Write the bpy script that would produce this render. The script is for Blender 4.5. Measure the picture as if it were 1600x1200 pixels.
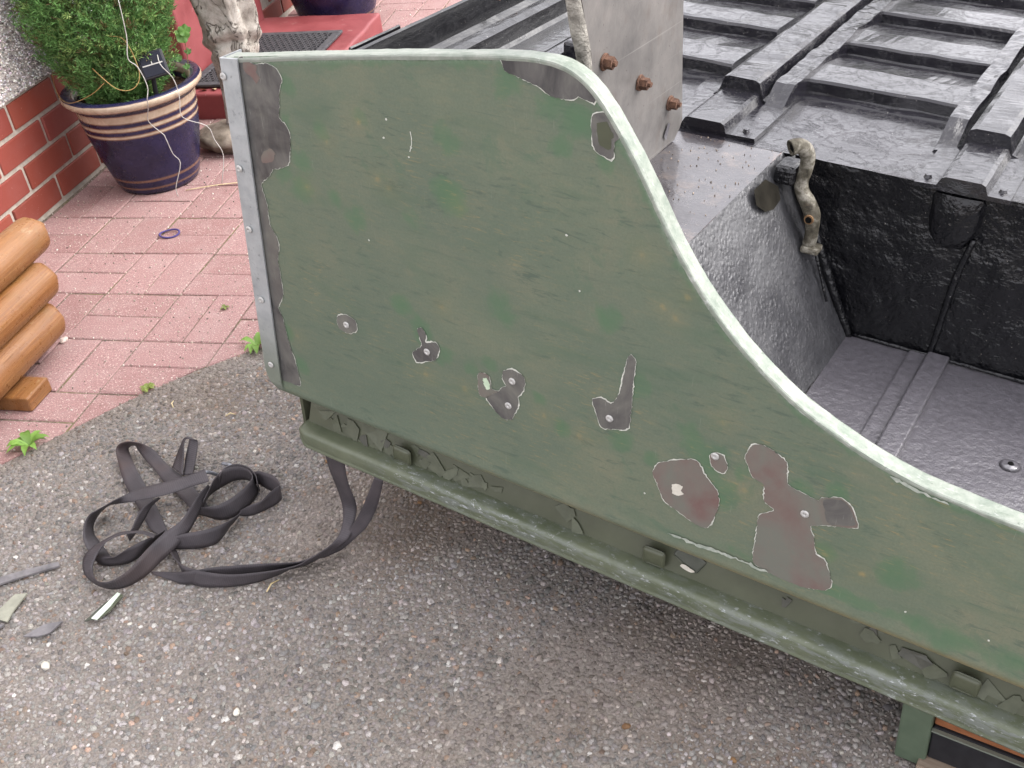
import bpy, bmesh, math, random
import numpy as np
from mathutils import Matrix, Vector, noise as mnoise

for o in list(bpy.data.objects):
    bpy.data.objects.remove(o)
scene = bpy.context.scene
COL = scene.collection

# ---------------------------------------------------------------- measured data
CAM = [1.74667, -2.41286, 1.2498]
CAMR = [[0.976096, 0.193714, -0.098543], [0.034711, -0.586537, -0.809178], [-0.214548, 0.786416, -0.579241]]
TUB_O = [1.04956, -1.17706, 0.21]
TUB_AX = [[0.929556, -0.36279, -0.065642], [0.360993, 0.9318, -0.037852], [0.074898, 0.011489, 0.997125]]
EDGE = [(0.0088, 0.6226), (0.0958, 0.6386), (0.2467, 0.6656), (0.3369, 0.6803), (0.4041, 0.6906), (0.4518, 0.6951), (0.4825, 0.6935), (0.5052, 0.6847), (0.5242, 0.6693), (0.5435, 0.6457), (0.5632, 0.6184), (0.5833, 0.5872), (0.5999, 0.5582), (0.6143, 0.5319), (0.635, 0.5029), (0.6584, 0.4727), (0.6996, 0.429), (0.74, 0.3962), (0.7718, 0.3738), (0.8177, 0.3519), (0.8768, 0.3292), (0.9188, 0.3194), (0.9719, 0.3137), (1.0227, 0.3098)]
PATCH = {'strip': [(0.0096, 0.6211), (0.0284, 0.6218), (0.0403, 0.6213), (0.0583, 0.6252), (0.0735, 0.6213), (0.0804, 0.6079), (0.0734, 0.5944), (0.07, 0.5772), (0.0656, 0.5552), (0.0752, 0.5486), (0.0802, 0.535), (0.072, 0.498), (0.0611, 0.4875), (0.039, 0.4789), (0.031, 0.4679), (0.0143, 0.4547), (0.012, 0.4495), (0.0167, 0.422), (0.0153, 0.3924), (0.0251, 0.3761), (0.0263, 0.3584), (0.0196, 0.3372), (0.0197, 0.3134), (0.0183, 0.2811), (0.0062, 0.2579), (0.0028, 0.2536), (0.0087, 0.2388), (0.012, 0.2039), (0.0212, 0.1515), (0.0218, 0.1195), (-0.0022, 0.1167), (-0.0217, 0.1181), (-0.0267, 0.1524), (-0.0233, 0.2674), (-0.02, 0.3632), (-0.0092, 0.4912)], 'crown': [(0.4072, 0.687), (0.4122, 0.6913), (0.444, 0.6951), (0.4634, 0.6943), (0.4825, 0.6902), (0.5015, 0.6821), (0.5174, 0.6715), (0.5213, 0.6654), (0.5199, 0.6617), (0.5094, 0.6632), (0.5018, 0.6645), (0.4919, 0.6592), (0.4687, 0.6591), (0.453, 0.6666), (0.4277, 0.6726), (0.4117, 0.6767)], 'pear': [(0.5173, 0.6461), (0.5262, 0.6527), (0.5359, 0.6525), (0.5413, 0.6453), (0.5476, 0.6348), (0.5494, 0.6282), (0.5451, 0.6238), (0.5442, 0.6072), (0.5413, 0.6037), (0.5236, 0.6085), (0.5186, 0.6218)], 'nick': [(0.1177, 0.2736), (0.1342, 0.2831), (0.1508, 0.2789), (0.1533, 0.2639), (0.1379, 0.2524), (0.1185, 0.2557)], 'hook': [(0.2599, 0.2988), (0.2679, 0.3055), (0.2744, 0.2965), (0.2733, 0.2829), (0.2906, 0.2887), (0.295, 0.2779), (0.2861, 0.2593), (0.2695, 0.2514), (0.2549, 0.2453), (0.2486, 0.2589), (0.2662, 0.2753)], 'claw': [(0.3882, 0.2452), (0.3935, 0.2534), (0.4006, 0.2591), (0.3949, 0.2672), (0.3963, 0.2809), (0.4092, 0.2875), (0.4255, 0.2844), (0.4292, 0.2747), (0.425, 0.2579), (0.4179, 0.2471), (0.4186, 0.2349), (0.4113, 0.2163), (0.407, 0.2061), (0.3938, 0.202), (0.3819, 0.2102), (0.3673, 0.2269), (0.3778, 0.2361)], 'claw_primer': [(0.3555, 0.2581), (0.361, 0.2662), (0.3729, 0.2644), (0.3772, 0.2453), (0.3882, 0.2452), (0.3778, 0.2361), (0.3673, 0.2269), (0.3561, 0.229)], 'pan': [(0.5267, 0.2842), (0.539, 0.2918), (0.5523, 0.2881), (0.5606, 0.3009), (0.5644, 0.3148), (0.5725, 0.364), (0.5765, 0.368), (0.5827, 0.3603), (0.5807, 0.332), (0.58, 0.2939), (0.5788, 0.2641), (0.573, 0.2558), (0.5599, 0.2516), (0.5403, 0.2467), (0.5325, 0.2657)], 'shield': [(0.6134, 0.2057), (0.6226, 0.2251), (0.6617, 0.2469), (0.6718, 0.2463), (0.6814, 0.2305), (0.6977, 0.2146), (0.703, 0.1944), (0.698, 0.168), (0.6912, 0.1497), (0.6784, 0.1479), (0.6471, 0.1598), (0.6307, 0.1682), (0.6205, 0.1901)], 'drop': [(0.685, 0.2637), (0.6924, 0.2707), (0.7007, 0.2684), (0.7074, 0.2567), (0.7047, 0.2438), (0.6966, 0.2432), (0.688, 0.2483)], 'figure': [(0.727, 0.2815), (0.7343, 0.2987), (0.7452, 0.3042), (0.7594, 0.2999), (0.7756, 0.2909), (0.7779, 0.2731), (0.7812, 0.2602), (0.7991, 0.2558), (0.8182, 0.253), (0.8203, 0.2588), (0.8416, 0.2677), (0.8534, 0.2617), (0.8651, 0.2385), (0.8585, 0.2304), (0.8318, 0.2223), (0.8145, 0.2119), (0.8205, 0.1967), (0.8261, 0.1739), (0.8385, 0.1678), (0.8509, 0.1374), (0.8431, 0.1224), (0.815, 0.1146), (0.7784, 0.1158), (0.7544, 0.124), (0.7533, 0.1686), (0.7529, 0.1995), (0.7698, 0.2166), (0.7571, 0.2247), (0.7535, 0.2478), (0.7396, 0.2532), (0.7297, 0.2712)], 'arm': [(0.8228, 0.2571), (0.842, 0.265), (0.8523, 0.2593), (0.8628, 0.2394), (0.8566, 0.2334), (0.8334, 0.2261), (0.8276, 0.24)], 'fold_scrape': [(0.6341, 0.1163), (0.6544, 0.1197), (0.7064, 0.1236), (0.7571, 0.1222), (0.7778, 0.121), (0.7665, 0.1128), (0.7326, 0.1171), (0.6987, 0.1141), (0.6548, 0.1143)], 'rim_scrape': [(0.8806, 0.3193), (0.893, 0.322), (0.9195, 0.3161), (0.9537, 0.3087), (0.9412, 0.3064), (0.914, 0.3101), (0.8932, 0.3132)], 'white_spot': [(0.6401, 0.1968), (0.6466, 0.2018), (0.6545, 0.2001), (0.6524, 0.193), (0.657, 0.1898), (0.648, 0.1826), (0.6418, 0.185)], 'mint_spot': [(0.3646, 0.2583), (0.3698, 0.2601), (0.3744, 0.2515), (0.3741, 0.2431), (0.3679, 0.2419), (0.3643, 0.2499)], 'blush_a': [(0.0197, 0.622), (0.0358, 0.6206), (0.0429, 0.6185), (0.0369, 0.611), (0.0434, 0.6055), (0.0356, 0.5951), (0.0307, 0.6025), (0.0225, 0.6052), (0.0164, 0.6124)], 'blush_b': [(0.0306, 0.5043), (0.043, 0.5096), (0.0497, 0.5039), (0.0403, 0.491), (0.0232, 0.4854), (0.0212, 0.4923)]}
OCHRE = [(0.0963, 0.4674), (0.2351, 0.4984), (0.5827, 0.5016), (0.3427, 0.4981), (0.0326, 0.2131), (0.2675, 0.2284), (0.3323, 0.2286), (0.6272, 0.4344), (0.6118, 0.4437), (0.6403, 0.4648), (0.4565, 0.2309), (0.7312, 0.2288), (0.8355, 0.1777), (0.8812, 0.1695), (0.696, 0.3157), (0.1406, 0.5389), (0.5087, 0.2206), (0.1972, 0.577), (0.218, 0.5065), (0.3033, 0.3474)]
HALO = [(0.0861, 0.6049, 0.03), (0.0794, 0.5537, 0.03), (0.0594, 0.479, 0.035), (0.0833, 0.457, 0.05), (0.1389, 0.4612, 0.03), (0.133, 0.556, 0.03), (0.1983, 0.5853, 0.03), (0.4196, 0.6711, 0.05), (0.4671, 0.6483, 0.05), (0.4984, 0.6368, 0.05), (0.5339, 0.5977, 0.03), (0.483, 0.6049, 0.03), (0.2681, 0.2964, 0.04), (0.2971, 0.2653, 0.035), (0.2338, 0.3257, 0.03), (0.3487, 0.2628, 0.03), (0.3746, 0.2802, 0.03), (0.6597, 0.2725, 0.05), (0.6858, 0.2543, 0.05), (0.7061, 0.2133, 0.05), (0.7263, 0.2522, 0.03), (0.795, 0.2587, 0.035), (0.8371, 0.2731, 0.03), (0.0136, 0.2124, 0.03), (0.0292, 0.1602, 0.03), (0.0919, 0.5042, 0.04), (0.3928, 0.3753, 0.05), (0.5441, 0.4052, 0.04), (0.5892, 0.3305, 0.04), (0.2634, 0.4653, 0.04), (0.3299, 0.5802, 0.04), (0.9169, 0.1855, 0.05), (0.9865, 0.1206, 0.05), (1.0414, 0.1221, 0.05), (0.4852, 0.2215, 0.03), (0.5677, 0.2345, 0.04), (0.4472, 0.2581, 0.03), (0.836, 0.1841, 0.03), (0.6124, 0.2228, 0.03), (0.179, 0.4438, 0.04), (0.3252, 0.5147, 0.05)]
RIVET = [(0.134, 0.2661), (0.2742, 0.2687), (0.4097, 0.2696), (0.4026, 0.2277), (0.5514, 0.2651), (0.6914, 0.2645), (0.8054, 0.2275)]
ANGRIV = [(-0.0166, 0.5977), (-0.0183, 0.47), (-0.0214, 0.3773), (-0.0231, 0.2614), (-0.0283, 0.1441)]
DOTS = [(0.4886, 0.5009), (0.5062, 0.4333), (0.1932, 0.4152), (0.2415, 0.589), (0.2348, 0.5644), (0.2715, 0.5478), (0.2756, 0.5608), (1.0261, 0.1444), (0.9364, 0.1392), (0.6049, 0.1671)]
STRAP = {'run': [(1.1922, -1.2386, 0.2, 1.2076, -1.2448, 0.2), (1.1547, -1.2171, 0.125, 1.1759, -1.2188, 0.12), (1.1268, -1.2077, 0.075, 1.1483, -1.2156, 0.07), (1.1056, -1.2053, 0.045, 1.1195, -1.2088, 0.035), (1.0891, -1.2166, 0.028, 1.0877, -1.2124, 0.006), (1.0727, -1.2397, 0.03, 1.0657, -1.2291, 0.004), (1.059, -1.2609, 0.035, 1.0446, -1.2377, 0.003), (1.0469, -1.2766, 0.035, 1.0295, -1.2496, 0.003), (1.0334, -1.2852, 0.035, 1.0168, -1.2612, 0.003), (1.0114, -1.2946, 0.035, 0.9976, -1.2792, 0.003), (0.9814, -1.3033, 0.035, 0.9704, -1.2964, 0.003), (0.9433, -1.3114, 0.035, 0.9411, -1.3079, 0.003), (0.9096, -1.3119, 0.035, 0.9073, -1.3143, 0.003), (0.873, -1.3069, 0.035, 0.8731, -1.3149, 0.003), (0.8464, -1.2993, 0.035, 0.8438, -1.3019, 0.003), (0.8229, -1.2833, 0.033, 0.8219, -1.2715, 0.006), (0.7893, -1.2461, 0.014, 0.8065, -1.2507, 0.008), (0.7534, -1.2118, 0.008, 0.7707, -1.2081, 0.006), (0.7291, -1.1979, 0.008, 0.7491, -1.183, 0.008), (0.7043, -1.1739, 0.008, 0.7224, -1.1521, 0.008), (0.6713, -1.1396, 0.008, 0.6908, -1.1171, 0.008), (0.6346, -1.103, 0.01, 0.6606, -1.0847, 0.01), (0.6066, -1.0715, 0.012, 0.6281, -1.0513, 0.012), (0.5764, -1.03, 0.016, 0.5962, -1.0146, 0.014), (0.5671, -1.0126, 0.028, 0.581, -0.995, 0.016), (0.5776, -1.0091, 0.04, 0.58, -0.9853, 0.016), (0.5928, -1.0064, 0.045, 0.5844, -0.983, 0.016), (0.6073, -1.0011, 0.04, 0.5907, -0.9845, 0.016), (0.6202, -0.9956, 0.03, 0.6032, -0.9967, 0.014), (0.6424, -1.0016, 0.022, 0.6301, -1.0211, 0.012), (0.6659, -1.0188, 0.014, 0.6601, -1.0445, 0.01), (0.6916, -1.0369, 0.012, 0.6937, -1.0747, 0.01), (0.7284, -1.0615, 0.012, 0.7263, -1.0988, 0.01), (0.7675, -1.0923, 0.012, 0.7528, -1.1192, 0.01), (0.7938, -1.1162, 0.012, 0.7775, -1.1393, 0.01), (0.811, -1.133, 0.01, 0.7946, -1.1558, 0.008)], 'back': [(1.097, -1.1967, 0.2, 1.132, -1.2081, 0.2), (1.087, -1.1763, 0.15, 1.1214, -1.1931, 0.145), (1.0897, -1.1722, 0.105, 1.1224, -1.1859, 0.1), (1.093, -1.1765, 0.075, 1.1201, -1.1836, 0.075), (1.0971, -1.1943, 0.06, 1.116, -1.1965, 0.055), (1.0935, -1.2095, 0.045, 1.1102, -1.2119, 0.04), (1.088, -1.226, 0.04, 1.096, -1.2189, 0.025), (1.075, -1.2451, 0.037, 1.0675, -1.2255, 0.008), (1.0448, -1.271, 0.035, 1.0362, -1.2534, 0.006), (0.9821, -1.283, 0.035, 0.978, -1.2797, 0.006), (0.9349, -1.292, 0.035, 0.9332, -1.2929, 0.006), (0.8985, -1.3, 0.035, 0.8938, -1.3027, 0.006), (0.8681, -1.3093, 0.034, 0.8665, -1.3112, 0.006), (0.8315, -1.3021, 0.02, 0.8425, -1.3127, 0.005), (0.8035, -1.2956, 0.012, 0.8133, -1.3055, 0.005), (0.7779, -1.2943, 0.008, 0.7836, -1.2982, 0.005)], 'cross': [(0.7936, -1.0831, 0.055, 0.8089, -1.1037, 0.045), (0.7801, -1.0948, 0.055, 0.7963, -1.1117, 0.045), (0.7658, -1.1048, 0.055, 0.7825, -1.1198, 0.045), (0.7273, -1.1197, 0.05, 0.7446, -1.1453, 0.045), (0.6826, -1.1351, 0.045, 0.6935, -1.1594, 0.04), (0.6688, -1.1501, 0.045, 0.6735, -1.1607, 0.035), (0.6547, -1.1666, 0.045, 0.6444, -1.1555, 0.025), (0.643, -1.1789, 0.043, 0.6277, -1.1566, 0.02), (0.6303, -1.1901, 0.04, 0.6134, -1.1606, 0.01), (0.6221, -1.2025, 0.04, 0.6104, -1.1773, 0.008), (0.6248, -1.2251, 0.04, 0.6131, -1.195, 0.006), (0.6335, -1.2474, 0.036, 0.6248, -1.2142, 0.005), (0.6415, -1.2609, 0.03, 0.6446, -1.2317, 0.005), (0.6496, -1.2687, 0.02, 0.6739, -1.2557, 0.008), (0.6612, -1.276, 0.01, 0.7111, -1.2897, 0.03), (0.6786, -1.2856, 0.006, 0.7235, -1.2834, 0.034), (0.7033, -1.2862, 0.006, 0.7328, -1.2724, 0.036), (0.7255, -1.2779, 0.006, 0.7423, -1.2607, 0.036), (0.7368, -1.2646, 0.006, 0.7527, -1.2504, 0.036), (0.7436, -1.2423, 0.006, 0.7642, -1.2363, 0.034), (0.7532, -1.2225, 0.006, 0.7728, -1.2171, 0.03)], 'big': [(0.8142, -1.1177, 0.05, 0.8074, -1.1041, 0.03), (0.8127, -1.1491, 0.055, 0.8132, -1.1384, 0.035), (0.8127, -1.1855, 0.055, 0.8162, -1.1776, 0.03), (0.8061, -1.213, 0.05, 0.814, -1.2176, 0.025), (0.7905, -1.2313, 0.045, 0.7983, -1.2534, 0.016), (0.7806, -1.2488, 0.043, 0.7881, -1.2717, 0.012), (0.7694, -1.2805, 0.04, 0.777, -1.2973, 0.008), (0.763, -1.3149, 0.038, 0.7652, -1.3133, 0.005), (0.7538, -1.3338, 0.037, 0.7514, -1.3283, 0.004), (0.7442, -1.3462, 0.037, 0.7341, -1.3358, 0.004), (0.7332, -1.3516, 0.037, 0.7165, -1.3362, 0.004), (0.7124, -1.3441, 0.03, 0.6906, -1.3291, 0.006), (0.6919, -1.3254, 0.022, 0.6687, -1.3175, 0.01), (0.6788, -1.3055, 0.02, 0.6562, -1.3022, 0.016), (0.6787, -1.2949, 0.026, 0.6505, -1.2855, 0.02), (0.683, -1.2843, 0.034, 0.66, -1.2763, 0.03), (0.6979, -1.2747, 0.05, 0.6681, -1.26, 0.03), (0.7161, -1.2627, 0.055, 0.6988, -1.2424, 0.04), (0.7396, -1.2574, 0.058, 0.7271, -1.2413, 0.046), (0.7584, -1.2541, 0.055, 0.7474, -1.2373, 0.044), (0.7779, -1.2579, 0.05, 0.7695, -1.2405, 0.04)], 'ring': [(0.8207, -1.154, 0.045, 0.8034, -1.1426, 0.012), (0.816, -1.1239, 0.042, 0.7971, -1.1149, 0.008), (0.8102, -1.0885, 0.038, 0.7975, -1.093, 0.004), (0.8178, -1.063, 0.038, 0.8118, -1.0706, 0.004), (0.8374, -1.0524, 0.038, 0.8256, -1.0552, 0.004), (0.8612, -1.0577, 0.038, 0.8464, -1.0499, 0.004), (0.8781, -1.0742, 0.038, 0.8687, -1.0606, 0.004), (0.8808, -1.0898, 0.038, 0.8824, -1.0753, 0.004), (0.8781, -1.1039, 0.038, 0.8858, -1.0959, 0.004), (0.8725, -1.1198, 0.038, 0.88, -1.1237, 0.004), (0.8608, -1.1411, 0.038, 0.8658, -1.1484, 0.004), (0.8448, -1.1575, 0.038, 0.8444, -1.1586, 0.004), (0.8242, -1.162, 0.036, 0.8111, -1.1521, 0.006), (0.8038, -1.1589, 0.03, 0.7912, -1.1511, 0.008), (0.7801, -1.1517, 0.02, 0.7768, -1.1524, 0.008)], 'ring_outer': [(0.8157, -1.081, 0.038, 0.8049, -1.077, 0.006), (0.818, -1.0575, 0.038, 0.8125, -1.0621, 0.006), (0.8344, -1.0454, 0.038, 0.8271, -1.0483, 0.006), (0.8614, -1.0523, 0.038, 0.8489, -1.0484, 0.006), (0.882, -1.0698, 0.036, 0.8743, -1.0606, 0.006), (0.894, -1.091, 0.034, 0.8876, -1.0806, 0.006)], 'side': [(0.8706, -1.0648, 0.034, 0.8663, -1.0608, 0.004), (0.8826, -1.059, 0.036, 0.8773, -1.0598, 0.004), (0.8949, -1.0616, 0.036, 0.8887, -1.066, 0.004), (0.9134, -1.0672, 0.036, 0.9, -1.0721, 0.004), (0.9296, -1.0799, 0.036, 0.9167, -1.0794, 0.004), (0.9384, -1.0931, 0.036, 0.9339, -1.0918, 0.004), (0.9334, -1.1021, 0.036, 0.9326, -1.1073, 0.004), (0.9269, -1.1163, 0.036, 0.9211, -1.1218, 0.004), (0.9193, -1.1349, 0.034, 0.9079, -1.1347, 0.004), (0.9018, -1.142, 0.03, 0.8912, -1.1445, 0.004), (0.8786, -1.142, 0.016, 0.8715, -1.1446, 0.004)], 'tail': [(0.7738, -1.2256, 0.02, 0.7684, -1.243, 0.006), (0.8034, -1.2327, 0.034, 0.7854, -1.2383, 0.006), (0.8228, -1.2267, 0.036, 0.8074, -1.2362, 0.006), (0.8506, -1.2184, 0.038, 0.8356, -1.232, 0.006), (0.871, -1.2054, 0.038, 0.8602, -1.2203, 0.006), (0.8816, -1.1928, 0.036, 0.8677, -1.1991, 0.006), (0.8848, -1.1764, 0.03, 0.8697, -1.1732, 0.006), (0.8858, -1.1507, 0.02, 0.8741, -1.1477, 0.004)], 'fold': [(0.6979, -1.0435, 0.018, 0.7296, -1.0629, 0.018), (0.6992, -1.0165, 0.03, 0.7222, -1.0339, 0.035), (0.709, -1.0021, 0.05, 0.7175, -1.0058, 0.055), (0.7166, -1.0019, 0.058, 0.737, -1.0062, 0.058), (0.7247, -1.0007, 0.056, 0.7422, -1.0054, 0.05), (0.721, -1.0262, 0.03, 0.7438, -1.03, 0.03), (0.7284, -1.0589, 0.016, 0.7452, -1.0557, 0.016)], 'twist': [(0.7253, -1.1387, 0.03, 0.7242, -1.1416, 0.034), (0.7105, -1.1511, 0.02, 0.7078, -1.1628, 0.032), (0.7064, -1.173, 0.012, 0.704, -1.186, 0.03), (0.7032, -1.1998, 0.006, 0.7061, -1.2147, 0.025), (0.7009, -1.2254, 0.004, 0.6987, -1.2241, 0.018)]}
HOOK = [(0.7832, -1.0753, 0.04), (0.7915, -1.0687, 0.035), (0.7978, -1.0579, 0.02), (0.7968, -1.0446, 0.01), (0.7981, -1.0298, 0.01), (0.8035, -1.0183, 0.01), (0.7847, -1.0141, 0.01)]

# ---------------------------------------------------------------- camera
cam_d = bpy.data.cameras.new('camera')
cam_o = bpy.data.objects.new('camera', cam_d)
COL.objects.link(cam_o)
cam_d.sensor_width = 36.0
cam_d.lens = 37.8
cam_d.clip_start = 0.05
cam_d.clip_end = 200.0
_r = np.array(CAMR)
cam_o.matrix_world = Matrix(((_r[0][0], -_r[1][0], -_r[2][0], CAM[0]),
                             (_r[0][1], -_r[1][1], -_r[2][1], CAM[1]),
                             (_r[0][2], -_r[1][2], -_r[2][2], CAM[2]),
                             (0, 0, 0, 1)))
scene.camera = cam_o

# ---------------------------------------------------------------- sky, sun, exposure
SUN_EL, SUN_AZ = math.radians(42), math.radians(74)   # azimuth from +Y towards +X
sun_from = Vector((math.sin(SUN_AZ) * math.cos(SUN_EL), math.cos(SUN_AZ) * math.cos(SUN_EL), math.sin(SUN_EL)))
world = bpy.data.worlds.new('World')
scene.world = world
world.use_nodes = True
wn = world.node_tree
wn.nodes.clear()
sky = wn.nodes.new('ShaderNodeTexSky')
sky.sky_type = 'NISHITA'
sky.sun_disc = False
sky.sun_elevation = SUN_EL
sky.sun_rotation = SUN_AZ
sky.air_density = 1.0
sky.dust_density = 7.0
sky.ozone_density = 1.0
hs = wn.nodes.new('ShaderNodeHueSaturation')
hs.inputs['Saturation'].default_value = 0.22          # thin even cloud: the blue is washed out
bg = wn.nodes.new('ShaderNodeBackground')
bg.inputs['Strength'].default_value = 0.15
wo = wn.nodes.new('ShaderNodeOutputWorld')
cloud = wn.nodes.new('ShaderNodeMix')                  # even cloud sheet over the clear-sky model
cloud.data_type = 'RGBA'
cloud.inputs['Factor'].default_value = 0.6
cloud.inputs[7].default_value = (6.05, 5.93, 6.30, 1.0)
wn.links.new(sky.outputs[0], hs.inputs['Color'])
wn.links.new(hs.outputs[0], cloud.inputs[6])
wn.links.new(cloud.outputs[2], bg.inputs['Color'])
wn.links.new(bg.outputs[0], wo.inputs['Surface'])
sun_d = bpy.data.lights.new('sun', 'SUN')
sun_d.energy = 0.55
sun_d.angle = math.radians(60)
sun_d.color = (1.0, 0.98, 0.95)
sun_o = bpy.data.objects.new('sun', sun_d)
COL.objects.link(sun_o)
sun_o.rotation_euler = sun_from.to_track_quat('Z', 'Y').to_euler()
sun_o.location = (0, 0, 6)
vs = scene.view_settings
vs.view_transform = 'Standard'
vs.look = 'None'
vs.exposure = 1.75
vs.gamma = 1.0
vs.use_curve_mapping = False

rng = np.random.default_rng(7)
random.seed(7)

# ---------------------------------------------------------------- materials
def srgb(r, g, b):
    f = lambda c: (c / 255 / 12.92) if c / 255 <= 0.04045 else ((c / 255 + 0.055) / 1.055) ** 2.4
    return (f(r), f(g), f(b), 1.0)

class NT:
    def __init__(s, name, rough=0.6, metal=0.0, spec=0.5):
        s.m = bpy.data.materials.new(name)
        s.m.use_nodes = True
        s.t = s.m.node_tree
        s.t.nodes.clear()
        s.out = s.t.nodes.new('ShaderNodeOutputMaterial')
        s.b = s.t.nodes.new('ShaderNodeBsdfPrincipled')
        s.t.links.new(s.b.outputs[0], s.out.inputs[0])
        s.b.inputs['Roughness'].default_value = rough
        s.b.inputs['Metallic'].default_value = metal
        s.b.inputs['Specular IOR Level'].default_value = spec
        s.geo = s.t.nodes.new('ShaderNodeNewGeometry')
        s.pos = s.geo.outputs['Position']
    def obj(s):
        return s.t.nodes.new('ShaderNodeTexCoord').outputs['Object']
    def put(s, sock, v):
        if isinstance(v, bpy.types.NodeSocket):
            s.t.links.new(v, sock)
        elif v is not None:
            if sock.type == 'RGBA' and isinstance(v, (int, float)):
                v = (v, v, v, 1)
            if sock.type == 'RGBA' and len(v) == 3:
                v = (*v, 1)
            sock.default_value = v
    def map(s, v, scale=(1, 1, 1), rot=(0, 0, 0), loc=(0, 0, 0)):
        n = s.t.nodes.new('ShaderNodeMapping')
        s.put(n.inputs['Vector'], v)
        n.inputs['Scale'].default_value = scale
        n.inputs['Rotation'].default_value = rot
        n.inputs['Location'].default_value = loc
        return n.outputs[0]
    def noise(s, scale, detail=4, rough=0.55, vec=None, dist=0.0, color=False):
        n = s.t.nodes.new('ShaderNodeTexNoise')
        s.put(n.inputs['Vector'], vec or s.pos)
        n.inputs['Scale'].default_value = scale
        n.inputs['Detail'].default_value = detail
        n.inputs['Roughness'].default_value = rough
        n.inputs['Distortion'].default_value = dist
        return n.outputs[1 if color else 0]
    def voro(s, scale, vec=None, out='Distance', feature='F1', rnd=1.0):
        n = s.t.nodes.new('ShaderNodeTexVoronoi')
        n.feature = feature
        s.put(n.inputs['Vector'], vec or s.pos)
        n.inputs['Scale'].default_value = scale
        n.inputs['Randomness'].default_value = rnd
        return n.outputs[out]
    def wave(s, scale, vec=None, dist=0.0, direction='X'):
        n = s.t.nodes.new('ShaderNodeTexWave')
        n.bands_direction = direction
        s.put(n.inputs['Vector'], vec or s.pos)
        n.inputs['Scale'].default_value = scale
        n.inputs['Distortion'].default_value = dist
        return n.outputs[1]
    def ramp(s, fac, stops, interp='LINEAR'):
        n = s.t.nodes.new('ShaderNodeValToRGB')
        n.color_ramp.interpolation = interp
        e = n.color_ramp.elements
        while len(e) < len(stops):
            e.new(0.5)
        for i, (p, c) in enumerate(stops):
            e[i].position = p
            if isinstance(c, (int, float)):
                c = (c, c, c, 1)
            e[i].color = c if len(c) == 4 else (*c, 1)
        s.put(n.inputs[0], fac)
        return n.outputs[0]
    def mix(s, fac, a, b, mode='MIX'):
        n = s.t.nodes.new('ShaderNodeMix')
        n.data_type = 'RGBA'
        n.blend_type = mode
        s.put(n.inputs['Factor'], fac)
        s.put(n.inputs[6], a)
        s.put(n.inputs[7], b)
        return n.outputs[2]
    def math(s, op, a, b=None, clamp=False):
        n = s.t.nodes.new('ShaderNodeMath')
        n.operation = op
        n.use_clamp = clamp
        s.put(n.inputs[0], a)
        if b is not None:
            s.put(n.inputs[1], b)
        return n.outputs[0]
    def attr(s, name):
        n = s.t.nodes.new('ShaderNodeAttribute')
        n.attribute_name = name
        return n
    def sep(s, c):
        n = s.t.nodes.new('ShaderNodeSeparateColor')
        s.put(n.inputs[0], c)
        return n.outputs
    def rnd(s):
        return s.t.nodes.new('ShaderNodeObjectInfo').outputs['Random']
    def bump(s, h, strength=0.5, dist=0.002, normal=None):
        n = s.t.nodes.new('ShaderNodeBump')
        n.inputs['Strength'].default_value = strength
        n.inputs['Distance'].default_value = dist
        s.put(n.inputs['Height'], h)
        if normal is not None:
            s.put(n.inputs['Normal'], normal)
        s.t.links.new(n.outputs[0], s.b.inputs['Normal'])
        return n.outputs[0]
    def col(s, c):
        s.put(s.b.inputs['Base Color'], c)
        return s
    def rough(s, v):
        s.put(s.b.inputs['Roughness'], v)
        return s

MAT = {}
def simple(name, c1, c2, scale=40, rough=0.6, metal=0.0, bump=0.2, bdist=0.001, spec=0.5, detail=5):
    n = NT(name, rough, metal, spec)
    f = n.noise(scale, detail)
    n.col(n.ramp(f, [(0.32, c1), (0.68, c2)]))
    n.bump(n.noise(scale * 4, 4), bump, bdist)
    MAT[name] = n.m
    return n

def attr_mat(name, rough=0.8, spec=0.3, speck=None):
    n = NT(name, rough, 0, spec)
    c = n.attr('col').outputs['Color']
    if speck:
        f = n.noise(speck, 3)
        c = n.mix(1.0, c, n.ramp(f, [(0.3, 0.6), (0.7, 1.25)]), 'MULTIPLY')
    n.col(c)
    n.bump(n.noise(900, 2), 0.3, 0.0005)
    MAT[name] = n.m
    return n

# asphalt binder
n = NT('asphalt_binder', 0.85, spec=0.3)
f = n.noise(260, 5)
dirt = n.ramp(n.noise(3.2, 5, 0.65), [(0.5, 0.0), (0.72, 0.75)])
c = n.ramp(f, [(0.3, (0.115, 0.100, 0.088)), (0.7, (0.26, 0.228, 0.204))])
n.col(n.mix(dirt, c, (0.11, 0.075, 0.05)))
n.bump(f, 0.8, 0.002)
MAT['asphalt'] = n.m
attr_mat('chippings', 0.7, 0.35, 700)

# clay paver
n = NT('paver', 0.85, spec=0.25)
r = n.rnd()
base = n.ramp(r, [(0.0, (0.250, 0.138, 0.130)), (0.5, (0.285, 0.168, 0.160)), (1.0, (0.305, 0.182, 0.174))])
f = n.noise(420, 3, 0.6)
c = n.mix(1.0, base, n.ramp(f, [(0.25, 0.62), (0.75, 1.3)]), 'MULTIPLY')
g = n.noise(14, 5, 0.6)
c = n.mix(n.ramp(g, [(0.45, 0.0), (0.75, 0.4)]), c, (0.33, 0.245, 0.228))
sp = n.ramp(n.noise(330, 2, 0.5), [(0.60, 0.0), (0.68, 0.8)])
c = n.mix(sp, c, (0.55, 0.45, 0.41))
sp2 = n.ramp(n.noise(230, 2, 0.5, n.map(n.pos, loc=(3, 5, 1))), [(0.63, 0.0), (0.69, 0.6)])
c = n.mix(sp2, c, (0.12, 0.085, 0.07))
n.col(c)
n.bump(f, 0.5, 0.0012)
MAT['paver'] = n.m

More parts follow.
